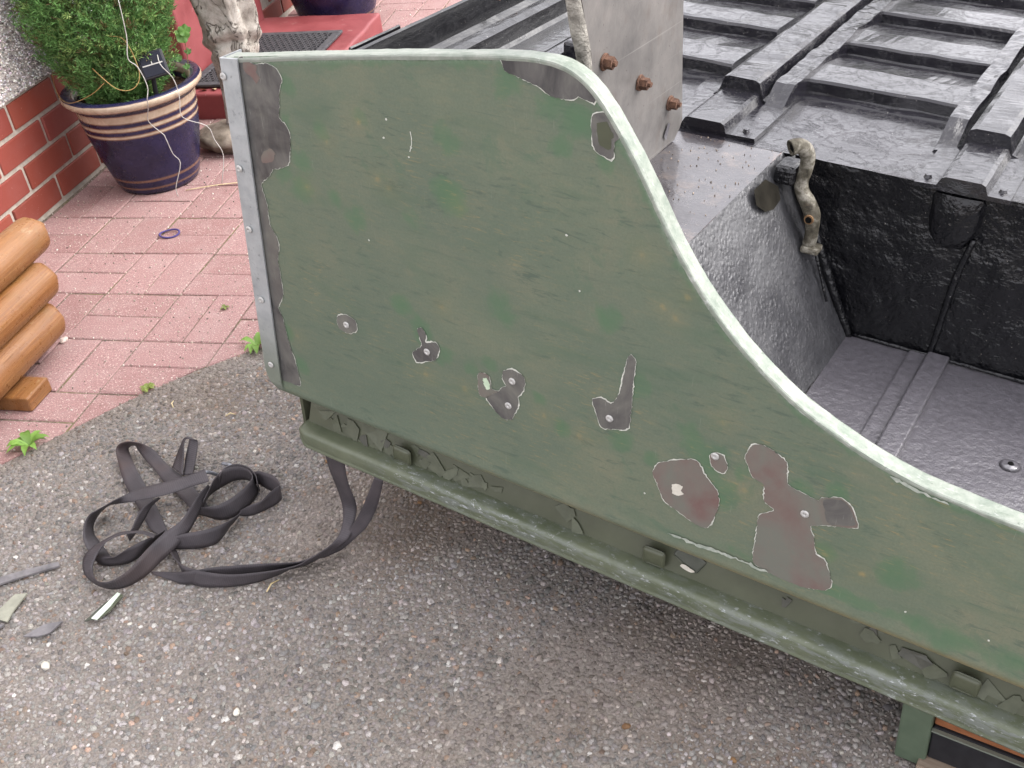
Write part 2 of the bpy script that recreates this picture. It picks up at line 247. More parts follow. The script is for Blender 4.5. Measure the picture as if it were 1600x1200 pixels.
n = NT('joint_sand', 0.95, spec=0.1)
f = n.noise(180, 5)
moss = n.ramp(n.noise(7, 4), [(0.52, 0.0), (0.66, 0.8)])
c = n.ramp(f, [(0.3, (0.06, 0.045, 0.036)), (0.7, (0.26, 0.205, 0.165))])
n.col(n.mix(moss, c, (0.13, 0.12, 0.045)))
n.bump(f, 1.0, 0.003)
MAT['joint'] = n.m

# brick and mortar
n = NT('brick', 0.62, spec=0.4)
r = n.rnd()
c = n.ramp(r, [(0, (0.19, 0.040, 0.026)), (0.5, (0.255, 0.055, 0.034)), (1, (0.22, 0.048, 0.038))])
f = n.noise(22, 5, 0.6)
c = n.mix(n.ramp(f, [(0.45, 0), (0.8, 0.3)]), c, (0.25, 0.10, 0.085))
c = n.mix(n.ramp(n.noise(170, 2), [(0.71, 0.0), (0.76, 0.4)]), c, (0.55, 0.4, 0.35))
n.col(c)
n.bump(n.noise(160, 4), 0.25, 0.001)
MAT['brick'] = n.m
simple('mortar', (0.33, 0.295, 0.25), (0.46, 0.41, 0.355), 60, 0.9, 0, 0.8, 0.002, 0.2)
simple('render_coat', (0.46, 0.42, 0.39), (0.62, 0.58, 0.54), 120, 0.95, 0, 0.8, 0.003, 0.2)
attr_mat('pebbles', 0.7, 0.35, 400)

# red doorstep paint
n = NT('red_step_paint', 0.5, spec=0.4)
f = n.noise(9, 6, 0.65)
c = n.ramp(f, [(0.3, (0.165, 0.034, 0.036)), (0.7, (0.235, 0.055, 0.058))])
wear = n.ramp(n.noise(26, 7, 0.7), [(0.62, 0.0), (0.68, 0.85)])
c = n.mix(wear, c, (0.30, 0.15, 0.14))
n.col(c)
n.rough(n.ramp(f, [(0.3, 0.4), (0.7, 0.65)]))
n.bump(n.noise(120, 4), 0.3, 0.001)
MAT['red_step'] = n.m
simple('rubber', (0.02, 0.02, 0.024), (0.06, 0.058, 0.062), 60, 0.75, 0, 0.3)
simple('soil', (0.03, 0.018, 0.011), (0.10, 0.055, 0.035), 90, 0.95, 0, 1.0, 0.006, 0.1)

# glazed pot: colour by height
def pot_mat(name, stripes, H):
    n = NT(name, 0.22, spec=0.5)
    sx = n.t.nodes.new('ShaderNodeSeparateXYZ')
    n.put(sx.inputs[0], n.obj())
    h = n.math('DIVIDE', sx.outputs[2], H)
    h = n.math('ADD', h, n.math('MULTIPLY', n.math('SUBTRACT', n.noise(18, 2, vec=n.obj()), 0.5), 0.012))
    blue = n.ramp(n.noise(14, 5, 0.6, vec=n.obj()), [(0.3, (0.008, 0.008, 0.026)), (0.7, (0.018, 0.017, 0.055))])
    blue = n.mix(n.ramp(n.noise(230, 2, vec=n.obj()), [(0.68, 0), (0.75, 0.5)]), blue, (0.25, 0.17, 0.14))
    cream = n.ramp(n.noise(40, 4, vec=n.obj()), [(0.3, (0.33, 0.25, 0.175)), (0.7, (0.44, 0.355, 0.265))])
    fac = None
    for lo, hi, s in stripes:
        e = 0.007
        a = n.ramp(h, [(lo - e, 0), (lo + e, s), (hi - e, s), (hi + e, 0)])
        fac = a if fac is None else n.math('MAXIMUM', fac, a)
    brown = n.math('MULTIPLY', fac, n.math('SUBTRACT', 1.0, fac))
    c = n.mix(fac, blue, cream)
    c = n.mix(n.math('MULTIPLY', brown, 2.6, True), c, (0.13, 0.045, 0.02))
    n.col(c)
    n.rough(n.ramp(n.noise(30, 4, vec=n.obj()), [(0.3, 0.18), (0.7, 0.36)]))
    n.bump(n.noise(25, 3, vec=n.obj()), 0.12, 0.002)
    MAT[name] = n.m
pot_mat('glaze_striped', [(0.925, 1.2, 1.0), (0.795, 0.872, 1.0), (0.715, 0.752, 1.0), (0.642, 0.672, 1.0), (0.155, 0.175, 0.55), (0.07, 0.085, 0.55)], 0.295)
pot_mat('glaze_plain', [(0.95, 1.2, 1.0), (0.12, 0.135, 0.5), (0.06, 0.075, 0.5)], 0.30)

# foliage
def leaf_mat(name, rough=0.6, trans=0.25):
    n = NT(name, rough, 0, 0.35)
    c = n.attr('col').outputs['Color']
    n.col(c)
    tr = n.t.nodes.new('ShaderNodeBsdfTranslucent')
    n.put(tr.inputs['Color'], c)
    mx = n.t.nodes.new('ShaderNodeMixShader')
    mx.inputs[0].default_value = trans
    n.t.links.new(n.b.outputs[0], mx.inputs[1])
    n.t.links.new(tr.outputs[0], mx.inputs[2])
    n.t.links.new(mx.outputs[0], n.out.inputs[0])
    MAT[name] = n.m
leaf_mat('needles', 0.6, 0.2)
leaf_mat('leaf', 0.45, 0.3)
simple('bark', (0.06, 0.035, 0.02), (0.15, 0.09, 0.055), 80, 0.9, 0, 0.8)
n = NT('statue_stone', 0.85, spec=0.25)
V = n.obj()
f = n.noise(24, 8, 0.72, V, 0.4)
c = n.ramp(f, [(0.32, (0.15, 0.13, 0.11)), (0.48, (0.31, 0.285, 0.25)), (0.66, (0.44, 0.415, 0.375))])
w = n.math('ABSOLUTE', n.math('SUBTRACT', n.noise(11, 5, 0.6, n.map(V, (1, 1, 0.6)), 0.8), 0.5))
ck = n.ramp(w, [(0.0, 0.9), (0.016, 0.0)])
c = n.mix(ck, c, (0.06, 0.05, 0.04))
c = n.mix(n.ramp(n.noise(90, 4, 0.7, V), [(0.6, 0), (0.7, 0.5)]), c, (0.16, 0.14, 0.115))
n.col(c)
n.bump(n.math('SUBTRACT', f, ck), 0.9, 0.004)
MAT['statue_stone'] = n.m
simple('statue_base_stone', (0.12, 0.095, 0.07), (0.34, 0.29, 0.235), 22, 0.9, 0, 0.8, 0.003, 0.2, 8)
simple('black_plastic', (0.010, 0.010, 0.012), (0.022, 0.022, 0.025), 30, 0.45, 0, 0.1, 0.001, 0.3)
n = NT('solar_cell', 0.25, spec=0.2); n.col((0.01, 0.011, 0.02)); MAT['solar_cell'] = n.m
simple('white_line', (0.34, 0.32, 0.30), (0.46, 0.45, 0.42), 50, 0.5)
simple('copper_wire', (0.24, 0.14, 0.045), (0.38, 0.25, 0.09), 50, 0.45, 0.2)
simple('purple_elastic', (0.04, 0.03, 0.12), (0.07, 0.05, 0.18), 300, 0.8)

# varnished logs: grain along Y
n = NT('varnished_log', 0.3, spec=0.45)
O_ = n.obj()
f = n.noise(1.0, 7, 0.7, n.map(O_, (210, 5, 210)), 0.8)
c = n.ramp(f, [(0.28, (0.104, 0.033, 0.007)), (0.48, (0.200, 0.078, 0.020)), (0.72, (0.296, 0.137, 0.045))])
lo = n.noise(1.0, 4, 0.6, n.map(O_, (24, 2.2, 24), loc=(1, 2, 3)), 0.5)
c = n.mix(n.ramp(lo, [(0.45, 0.0), (0.68, 0.6)]), c, (0.248, 0.130, 0.059))
c = n.mix(n.ramp(lo, [(0.30, 0.6), (0.42, 0.0)]), c, (0.096, 0.037, 0.013))
kn = n.ramp(n.voro(7.5, n.map(O_, (1, 0.55, 1))), [(0.0, 0.85), (0.05, 0.6), (0.085, 0.0)])
c = n.mix(kn, c, (0.068, 0.024, 0.008))
scuff = n.ramp(n.noise(38, 6, 0.72, n.map(O_, (1, 0.5, 1))), [(0.63, 0), (0.68, 0.8)])
c = n.mix(scuff, c, (0.336, 0.229, 0.132))
crack = n.ramp(n.noise(1.0, 3, 0.5, n.map(O_, (160, 3.5, 160))), [(0.68, 0.0), (0.73, 0.85)])
c = n.mix(crack, c, (0.048, 0.018, 0.008))
grn = n.ramp(n.noise(11, 5, 0.65, n.map(O_, loc=(5, 5, 5))), [(0.55, 0), (0.75, 0.4)])
c = n.mix(grn, c, (0.136, 0.089, 0.026))
n.col(c)
n.rough(n.ramp(n.noise(60, 5, 0.7, O_), [(0.35, 0.22), (0.65, 0.55)]))
n.bump(n.math('SUBTRACT', f, n.math('MULTIPLY', crack, 0.8)), 0.6, 0.0025)
MAT['log'] = n.m
n = NT('log_end', 0.7, spec=0.3)
v = n.obj()
f = n.noise(70, 6, 0.7, v)
n.col(n.ramp(f, [(0.3, (0.17, 0.08, 0.03)), (0.7, (0.33, 0.20, 0.10))]))
n.bump(f, 0.8, 0.003)
MAT['log_end'] = n.m
n = NT('grey_plank', 0.85, spec=0.2)
f = n.noise(1.0, 6, 0.65, n.map(n.obj(), (8, 90, 90)))
n.col(n.ramp(f, [(0.3, (0.12, 0.085, 0.06)), (0.7, (0.30, 0.245, 0.19))]))
n.bump(f, 0.6, 0.002)
MAT['grey_plank'] = n.m

# --- body tub paints
GRN = (0.118, 0.138, 0.086)
n = NT('olive_panel', 0.5, spec=0.35)
a = n.sep(n.attr('wear').outputs['Color'])
V = n.obj()
f = n.noise(6.5, 8, 0.68, V, 0.4)
c = n.ramp(f, [(0.28, (0.085, 0.113, 0.082)), (0.5, (0.117, 0.137, 0.095)), (0.72, (0.151, 0.149, 0.101))])
big = n.noise(2.6, 5, 0.65, n.map(V, loc=(4, 1, 2)))
c = n.mix(n.ramp(big, [(0.42, 0.0), (0.62, 0.8)]), c, (0.090, 0.117, 0.086))
sp = n.noise(330, 3, 0.7, V)
c = n.mix(1.0, c, n.ramp(sp, [(0.3, 0.90), (0.7, 1.10)]), 'MULTIPLY')
# sanding swirls: warm and cool directional streaks
sw = n.noise(1.0, 5, 0.65, n.map(V, (38, 1, 150), (0, math.radians(33), 0)), 0.4)
c = n.mix(n.ramp(sw, [(0.50, 0.0), (0.78, 0.34)]), c, (0.170, 0.154, 0.095))
sw2 = n.noise(1.0, 5, 0.65, n.map(V, (40, 1, 130), (0, math.radians(-52), 0), (3, 0, 1)), 0.4)
c = n.mix(n.ramp(sw2, [(0.50, 0.0), (0.78, 0.34)]), c, (0.093, 0.121, 0.088))
# short blue green strokes left by the sanding block
st = n.ramp(n.noise(1.0, 6, 0.72, n.map(V, (24, 1, 120), (0, math.radians(9), 0), (6, 0, 2)), 0.7), [(0.54, 0.0), (0.64, 0.75)])
st = n.math('MULTIPLY', st, n.ramp(n.noise(5.0, 3, 0.6, n.map(V, loc=(7, 2, 5))), [(0.42, 0.0), (0.56, 1.0)]))
c = n.mix(st, c, (0.060, 0.087, 0.066))
# green undercoat where it was rubbed through
hn = n.noise(17, 7, 0.72, V, 0.5)
hf = n.ramp(n.math('ADD', n.math('MULTIPLY', a[0], 0.75), n.math('MULTIPLY', n.math('SUBTRACT', hn, 0.5), 1.5)), [(0.30, 0.0), (0.46, 0.5), (0.75, 0.85)])
c = n.mix(hf, c, (0.067, 0.126, 0.069))
blot = n.math('MULTIPLY', n.ramp(n.noise(15, 7, 0.75, n.map(V, loc=(1, 7, 3)), 0.5), [(0.56, 0.0), (0.63, 0.6)]), n.ramp(n.noise(3.5, 2, 0.5, n.map(V, loc=(9, 7, 3))), [(0.42, 0.0), (0.6, 1.0)]))
c = n.mix(blot, c, (0.073, 0.115, 0.077))
# ochre filler spots and rubbed ochre base
on = n.noise(150, 5, 0.7, V)
of = n.math('MULTIPLY', a[1], n.ramp(on, [(0.3, 0.4), (0.6, 1.1)]), True)
c = n.mix(of, c, (0.258, 0.194, 0.085))
osc = n.math('MULTIPLY', n.ramp(n.noise(1.0, 5, 0.7, n.map(V, (45, 1, 300), (0, math.radians(32), 0), (8, 0, 4)), 0.4), [(0.56, 0.0), (0.70, 0.7)]), n.ramp(n.noise(4.5, 3, 0.5, n.map(V, loc=(2, 2, 9))), [(0.47, 0.0), (0.60, 1.0)]))
c = n.mix(osc, c, (0.222, 0.175, 0.088))
# broad soft sanding arcs
ar = n.noise(1.0, 4, 0.6, n.map(V, (5, 1, 17), (0, math.radians(-28), 0), (2, 0, 6)), 1.2)
c = n.mix(n.ramp(ar, [(0.54, 0.0), (0.72, 0.5)]), c, (0.073, 0.110, 0.073))
gr = n.ramp(n.noise(1.0, 4, 0.7, n.map(V, (2.5, 1, 60), (0, math.radians(4), 0), (1, 0, 3)), 0.3), [(0.66, 0.0), (0.76, 0.4)])
c = n.mix(gr, c, (0.065, 0.086, 0.066))
# fine dark drag marks and pale hairline scratches
dk = n.ramp(n.noise(1.0, 3, 0.5, n.map(V, (7, 1, 420), (0, math.radians(11), 0), (4, 0, 9)), 0.25), [(0.69, 0.0), (0.74, 0.6)])
c = n.mix(dk, c, (0.070, 0.098, 0.078))
hl = n.ramp(n.noise(1.0, 2, 0.5, n.map(V, (620, 1, 14), (0, math.radians(28), 0), (6, 0, 2)), 0.2), [(0.745, 0.0), (0.78, 0.35)])
c = n.mix(hl, c, (0.33, 0.36, 0.29))
# pale rubbed edge and scratches
pn = n.ramp(n.noise(120, 5, 0.7, V), [(0.35, 0.0), (0.62, 1.0)])
c = n.mix(n.math('MULTIPLY', a[2], pn, True), c, (0.324, 0.376, 0.312))
sc = n.ramp(n.noise(1.0, 2, 0.4, n.map(V, (700, 1, 24), (0, math.radians(-62), 0)), 0.2), [(0.74, 0.0), (0.78, 0.4)])
c = n.mix(sc, c, (0.248, 0.258, 0.200))
n.col(c)
n.rough(n.ramp(f, [(0.3, 0.42), (0.7, 0.58)]))
n.bump(n.noise(260, 3, 0.6, V), 0.12, 0.0006)
MAT['olive'] = n.m

n = NT('olive_gloss_shaded', 0.42, spec=0.45)   # untouched recess paint, colour darkened to stand in for shade under the roll
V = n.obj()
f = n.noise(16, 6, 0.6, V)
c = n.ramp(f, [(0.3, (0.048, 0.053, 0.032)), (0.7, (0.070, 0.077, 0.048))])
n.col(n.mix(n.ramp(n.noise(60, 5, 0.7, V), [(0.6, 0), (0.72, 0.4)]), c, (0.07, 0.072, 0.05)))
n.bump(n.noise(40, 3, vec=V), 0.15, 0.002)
MAT['olive_gloss_shaded'] = n.m

n = NT('olive_capping', 0.4, spec=0.45)
V = n.obj()
f = n.noise(16, 6, 0.6, V)
c = n.ramp(f, [(0.3, (0.070, 0.083, 0.052)), (0.7, (0.102, 0.115, 0.075))])
aw = n.sep(n.attr('wear').outputs['Color'])
m1 = n.ramp(n.noise(1.0, 6, 0.75, n.map(V, (28, 60, 110))), [(0.47, 0.0), (0.56, 0.8)])
c = n.mix(n.math('MULTIPLY', aw[0], m1, True), c, (0.155, 0.17, 0.165))
m2 = n.ramp(n.noise(1.0, 6, 0.75, n.map(V, (85, 120, 200), loc=(5, 1, 1))), [(0.58, 0.0), (0.64, 1.0)])
c = n.mix(n.math('MULTIPLY', aw[0], m2, True), c, (0.42, 0.44, 0.46))
n.col(c)
n.bump(n.noise(60, 3, vec=V), 0.12, 0.0015)
MAT['olive_capping'] = n.m

n = NT('rubbed_flange', 0.5, spec=0.4)
V = n.obj()
f = n.noise(38, 7, 0.72, V)
c = n.ramp(f, [(0.34, (0.150, 0.182, 0.148)), (0.48, (0.208, 0.234, 0.196)), (0.62, (0.275, 0.292, 0.256))])
c = n.mix(n.ramp(n.noise(16, 6, 0.7, n.map(V, loc=(2, 3, 4))), [(0.62, 0), (0.72, 0.6)]), c, (0.135, 0.180, 0.135))
c = n.mix(n.ramp(n.noise(1.0, 5, 0.7, n.map(V, (60, 220, 60))), [(0.60, 0), (0.68, 0.7)]), c, (0.40, 0.42, 0.39))
c = n.mix(n.ramp(n.noise(75, 4, 0.7, n.map(V, loc=(8, 1, 2))), [(0.66, 0), (0.71, 0.8)]), c, (0.10, 0.12, 0.095))
c = n.mix(n.math('MULTIPLY', n.sep(n.attr('wear').outputs['Color'])[0], n.ramp(n.noise(24, 5, 0.7, n.map(V, loc=(5, 3, 4))), [(0.35, 0.2), (0.6, 1.0)]), True), c, (0.215, 0.23, 0.205))
n.col(c)
n.bump(n.noise(200, 4, vec=V), 0.2, 0.0006)
MAT['flange'] = n.m

n = NT('bare_metal', 0.42, spec=0.5)     # rubbed grey primer over alloy
V = n.obj()
f = n.noise(10, 7, 0.66, V, 1.2)
c = n.ramp(f, [(0.32, (0.036, 0.035, 0.036)), (0.47, (0.078, 0.075, 0.072)), (0.60, (0.110, 0.107, 0.096)), (0.74, (0.165, 0.165, 0.135))])
st = n.noise(1.0, 4, 0.6, n.map(V, (70, 1, 18), (0, math.radians(20), 0)), 0.6)
c = n.mix(n.ramp(st, [(0.5, 0.0), (0.8, 0.5)]), c, (0.15, 0.148, 0.128))
sk = n.ramp(n.noise(1.0, 3, 0.6, n.map(V, (420, 1, 30), (0, math.radians(-35), 0)), 0.3), [(0.66, 0.0), (0.72, 0.5)])
c = n.mix(sk, c, (0.26, 0.26, 0.24))
n.col(c)
n.rough(n.ramp(f, [(0.3, 0.35), (0.7, 0.5)]))
MAT['bare_metal'] = n.m
n = NT('brown_primer', 0.55, spec=0.35)
V = n.obj()
f = n.noise(11, 5, 0.6, V, 0.5)
c = n.ramp(f, [(0.34, (0.128, 0.080, 0.072)), (0.48, (0.132, 0.110, 0.096)), (0.62, (0.124, 0.126, 0.106))])
c = n.mix(n.ramp(n.noise(60, 5, 0.7, V), [(0.5, 0), (0.75, 0.3)]), c, (0.17, 0.13, 0.11))
n.col(c)
MAT['brown_primer'] = n.m
simple('feather_edge', (0.34, 0.36, 0.31), (0.58, 0.58, 0.52), 220, 0.6, 0, 0.2)
simple('scrape_edge', (0.20, 0.235, 0.195), (0.36, 0.38, 0.33), 160, 0.6, 0, 0.2)
simple('cream_filler', (0.42, 0.40, 0.34), (0.56, 0.53, 0.46), 90, 0.6)
simple('mint_primer', (0.33, 0.44, 0.30), (0.45, 0.54, 0.40), 90, 0.6)
n = NT('galvanised', 0.48, 0.35, 0.5)
V = n.obj()
f = n.noise(30, 6, 0.65, V)
c = n.ramp(f, [(0.3, (0.27, 0.29, 0.30)), (0.7, (0.40, 0.42, 0.43))])
c = n.mix(n.ramp(n.noise(130, 5, 0.7, V), [(0.6, 0), (0.7, 0.6)]), c, (0.10, 0.105, 0.10))
sx = n.t.nodes.new('ShaderNodeSeparateXYZ'); n.put(sx.inputs[0], V)
c = n.mix(n.ramp(sx.outputs[2], [(0.13, 0.75), (0.24, 0.0)]), c, (0.13, 0.155, 0.105))
n.col(c)
n.bump(n.noise(150, 4, vec=V), 0.25, 0.0008)
MAT['galvanised'] = n.m
simple('rivet_alloy', (0.32, 0.32, 0.31), (0.50, 0.49, 0.47), 300, 0.5, 0.3)

def black_paint(name, bumps, rough=0.26, rvar=0.45, dust=0.0, col=(0.012, 0.012, 0.015), spec=0.8, coat=0.0):
    n = NT(name, rough, spec=spec)
    n.b.inputs['Coat Weight'].default_value = coat
    n.b.inputs['Coat Roughness'].default_value = 0.05
    n.b.inputs['Coat IOR'].default_value = 1.5
    V = n.obj()
    c = n.ramp(n.noise(110, 5, 0.6, V), [(0.3, col), (0.7, tuple(x * 1.6 for x in col))])
    if dust:
        d = n.ramp(n.noise(24, 7, 0.72, V), [(0.52, 0.0), (0.68, dust)])
        c = n.mix(d, c, (0.19, 0.135, 0.10))
        d2 = n.ramp(n.noise(320, 2, 0.6, V), [(0.69, 0.0), (0.73, dust)])
        c = n.mix(d2, c, (0.42, 0.34, 0.27))
    d3 = n.ramp(n.noise(420, 2, 0.5, n.map(V, loc=(7, 7, 7))), [(0.745, 0.0), (0.775, 0.8)])
    c = n.mix(d3, c, (0.42, 0.38, 0.34))
    n.col(c)
    n.rough(n.ramp(n.noise(14, 5, 0.6, V), [(0.3, rough * (1 - rvar * .6)), (0.7, min(1, rough * (1 + rvar * 1.3)))]))
    nrm = None
    for sc, st, di, kind in bumps:
        if kind == 'n':
            h = n.noise(sc, 5, 0.6, V)
        elif kind == 'w':
            h = n.noise(1.0, 6, 0.65, n.map(V, (sc, sc * 0.35, sc), (0, 0, 0.25)), 1.2)
        elif kind == 'c':      # brush ridges and hairline cracks
            w = n.math('ABSOLUTE', n.math('SUBTRACT', n.noise(sc, 6, 0.7, V, 0.6), 0.5))
            h = n.ramp(w, [(0.0, 0.0), (0.018, 1.0)])
        else:
            h = n.ramp(n.voro(sc, V), [(0.0, 1.0), (0.6, 0.0)])
        nrm = n.bump(h, st, di, nrm)
    MAT[name] = n.m
black_paint('black_bed', [(7, 0.30, 0.008, 'n'), (30, 0.10, 0.004, 'w'), (17, 0.4, 0.0012, 'c'), (48, 0.15, 0.0009, 'c'), (150, 0.4, 0.0012, 'n')], 0.10, coat=0.3, spec=0.5, col=(0.007, 0.0065, 0.009))
black_paint('black_sill', [(8, 0.5, 0.008, 'n'), (60, 0.5, 0.003, 'w'), (200, 0.4, 0.0012, 'n')], 0.10, coat=0.3, spec=0.5, col=(0.005, 0.005, 0.006))
black_paint('black_dusty', [(12, 0.4, 0.004, 'n'), (200, 0.35, 0.001, 'n')], 0.24, dust=0.4, col=(0.030, 0.027, 0.030), coat=0.4, spec=0.6)
black_paint('black_chip', [(14, 0.4, 0.006, 'n'), (150, 0.28, 0.003, 'v'), (45, 0.5, 0.004, 'n'), (130, 0.5, 0.0022, 'n')], 0.44, col=(0.030, 0.030, 0.033), coat=0.0, spec=1.0)
black_paint('black_wall', [(9, 0.9, 0.016, 'n'), (26, 0.8, 0.009, 'n'), (170, 0.2, 0.002, 'v'), (95, 0.45, 0.0025, 'n')], 0.20, col=(0.004, 0.004, 0.005), spec=0.4)
black_paint('black_satin', [(40, 0.25, 0.0035, 'n'), (95, 0.7, 0.003, 'n'), (210, 0.4, 0.0012, 'n')], 0.32, 0.1, col=(0.066, 0.062, 0.070), spec=1.0, coat=0.8)
simple('scraped_spot', (0.010, 0.009, 0.007), (0.020, 0.018, 0.014), 40, 0.9, 0, 0.3, 0.001, 0.05)
n = NT('grey_plate', 0.45, 0.25, 0.5)
V = n.obj()
f = n.noise(10, 7, 0.68, V)
c = n.ramp(f, [(0.28, (0.085, 0.08, 0.078)), (0.5, (0.16, 0.15, 0.142)), (0.75, (0.235, 0.215, 0.20))])
c = n.mix(n.ramp(n.noise(26, 6, 0.7, n.map(V, (1, 1, 0.6))), [(0.55, 0), (0.72, 0.6)]), c, (0.12, 0.095, 0.08))
c = n.mix(n.ramp(n.noise(240, 2, 0.5, V), [(0.70, 0), (0.74, 0.8)]), c, (0.05, 0.035, 0.03))
ln = n.ramp(n.noise(1.0, 2, 0.4, n.map(V, (1, 2, 320), (math.radians(36), 0, 0))), [(0.70, 0), (0.74, 0.5)])
c = n.mix(ln, c, (0.30, 0.285, 0.27))
n.col(c)
n.bump(n.noise(110, 4, vec=V), 0.35, 0.0012)
MAT['grey_plate'] = n.m
simple('crust_edge', (0.12, 0.11, 0.095), (0.36, 0.34, 0.30), 70, 0.9, 0, 1.0, 0.004)
simple('rusty_bolt', (0.050, 0.022, 0.013), (0.150, 0.075, 0.045), 160, 0.85, 0, 0.6, 0.002)
n = NT('worn_tube', 0.7, 0.1, 0.3)
V = n.obj()
f = n.noise(60, 6, 0.7, V)
c = n.ramp(f, [(0.36, (0.030, 0.026, 0.018)), (0.5, (0.095, 0.085, 0.064)), (0.62, (0.24, 0.225, 0.19))])
c = n.mix(n.ramp(n.noise(130, 4, 0.7, V), [(0.62, 0), (0.7, 0.7)]), c, (0.07, 0.05, 0.035))
n.col(c)
n.bump(f, 0.5, 0.0015)
MAT['worn_tube'] = n.m
simple('rust_stain', (0.10, 0.05, 0.022), (0.20, 0.115, 0.05), 90, 0.8)
n = NT('hole_black', 0.9, spec=0.1); n.col((0.004, 0.004, 0.004)); MAT['hole'] = n.m

# webbing: woven ribs across the strap (uv.x runs along it, in metres)
n = NT('webbing', 0.62, spec=0.35)
uv = n.t.nodes.new('ShaderNodeUVMap').outputs[0]
ribs = n.wave(1.0, n.map(uv, (85, 0, 0)), 0.0)
f = n.noise(16, 5, 0.6)
c = n.ramp(f, [(0.3, (0.034, 0.030, 0.034)), (0.7, (0.066, 0.057, 0.062))])
c = n.mix(n.ramp(n.noise(6, 3), [(0.55, 0), (0.7, 0.45)]), c, (0.075, 0.045, 0.036))
c = n.mix(1.0, c, n.ramp(ribs, [(0.0, 0.88), (1.0, 1.08)]), 'MULTIPLY')
n.col(c)
n.bump(ribs, 0.22, 0.0008)
MAT['webbing'] = n.m
simple('hook_steel', (0.10, 0.105, 0.12), (0.26, 0.27, 0.30), 80, 0.4, 0.6)
simple('green_post', (0.060, 0.085, 0.055), (0.085, 0.112, 0.075), 30, 0.5)
n = NT('orange_board', 0.6, spec=0.3)
f = n.noise(40, 6, 0.65, n.map(n.obj(), (0.5, 1, 2)))
n.col(n.ramp(f, [(0.3, (0.15, 0.055, 0.022)), (0.7, (0.29, 0.115, 0.05))]))
MAT['orange_board'] = n.m
simple('slate', (0.10, 0.095, 0.10), (0.19, 0.18, 0.185), 60, 0.6, 0, 0.4)
simple('slate_green', (0.21, 0.21, 0.17), (0.30, 0.30, 0.24), 50, 0.6, 0, 0.4)
simple('mint_flake', (0.55, 0.66, 0.52), (0.68, 0.76, 0.64), 60, 0.45)
simple('dark_flake', (0.035, 0.04, 0.03), (0.06, 0.065, 0.05), 60, 0.5)
simple('pebble_pink', (0.42, 0.33, 0.29), (0.58, 0.48, 0.43), 60, 0.7)
simple('dead_leaf', (0.25, 0.16, 0.08), (0.45, 0.34, 0.2), 90, 0.8)
simple('straw', (0.45, 0.35, 0.18), (0.62, 0.52, 0.32), 50, 0.7)
for k, (a_, b_) in enumerate([((0.048, 0.054, 0.032), (0.070, 0.077, 0.048)), ((0.062, 0.070, 0.044), (0.084, 0.092, 0.060)), ((0.036, 0.037, 0.028), (0.055, 0.055, 0.042)), ((0.080, 0.079, 0.058), (0.105, 0.104, 0.080))]):
    simple('flake_%d' % k, a_, b_, 70, 0.5)

# ---------------------------------------------------------------- mesh helpers
def link(name, me, mat, parent=None):
    o = bpy.data.objects.new(name, me)
    COL.objects.link(o)
    if mat is not None and len(me.materials) == 0:
        me.materials.append(MAT[mat] if isinstance(mat, str) else mat)
    if parent is not None:
        o.parent = parent
    return o

def mesh(name, v, f, smooth=False):
    me = bpy.data.meshes.new(name)
    me.from_pydata([tuple(map(float, p)) for p in v], [], f)
    me.update()
    if smooth:
        me.polygons.foreach_set('use_smooth', [True] * len(me.polygons))
    return me

def bm_mesh(name, bm, smooth=False):
    me = bpy.data.meshes.new(name)
    bmesh.ops.recalc_face_normals(bm, faces=bm.faces[:])
    bm.to_mesh(me)
    bm.free()
    if smooth:
        me.polygons.foreach_set('use_smooth', [True] * len(me.polygons))
    return me

def empty(name, loc=(0, 0, 0), mat4=None):
    o = bpy.data.objects.new(name, None)
    COL.objects.link(o)
    o.empty_display_size = 0.05
    if mat4 is not None:
        o.matrix_world = mat4
    else:
        o.location = loc
    return o

def tag(o, label=None, cat=None, group=None, kind=None):
    if label: o['label'] = label
    if cat: o['category'] = cat
    if group: o['group'] = group
    if kind: o['kind'] = kind
    return o

def box_bm(bm, lo, hi, bevel=0.0, seg=2):
    r = bmesh.ops.create_cube(bm, size=1.0)
    vs_ = r['verts']
    for v in vs_:
        v.co = Vector([(lo[i] + hi[i]) / 2 + v.co[i] * (hi[i] - lo[i]) for i in range(3)])
    if bevel:
        es = list({e for v in vs_ for e in v.link_edges})
        bmesh.ops.bevel(bm, geom=es, offset=bevel, segments=seg, affect='EDGES', profile=0.5)

def box(name, lo, hi, mat, parent=None, bevel=0.0, seg=2):
    bm = bmesh.new()
    box_bm(bm, lo, hi, bevel, seg)
    return link(name, bm_mesh(name, bm), mat, parent)

def lathe(name, prof, seg=64, jitter=0.0):
    v, f = [], []
    for k, (r, z) in enumerate(prof):
        for i in range(seg):
            a = 2 * math.pi * i / seg
            rr = r * (1 + jitter * mnoise.noise((math.cos(a) * 2, math.sin(a) * 2, z * 8)))
            v.append((rr * math.cos(a), rr * math.sin(a), z))
    for k in range(len(prof) - 1):
        for i in range(seg):
            j = (i + 1) % seg
            f.append((k * seg + i, k * seg + j, (k + 1) * seg + j, (k + 1) * seg + i))
    f.append(tuple(range(seg))[::-1])
    f.append(tuple((len(prof) - 1) * seg + i for i in range(seg)))
    return mesh(name, v, f, True)

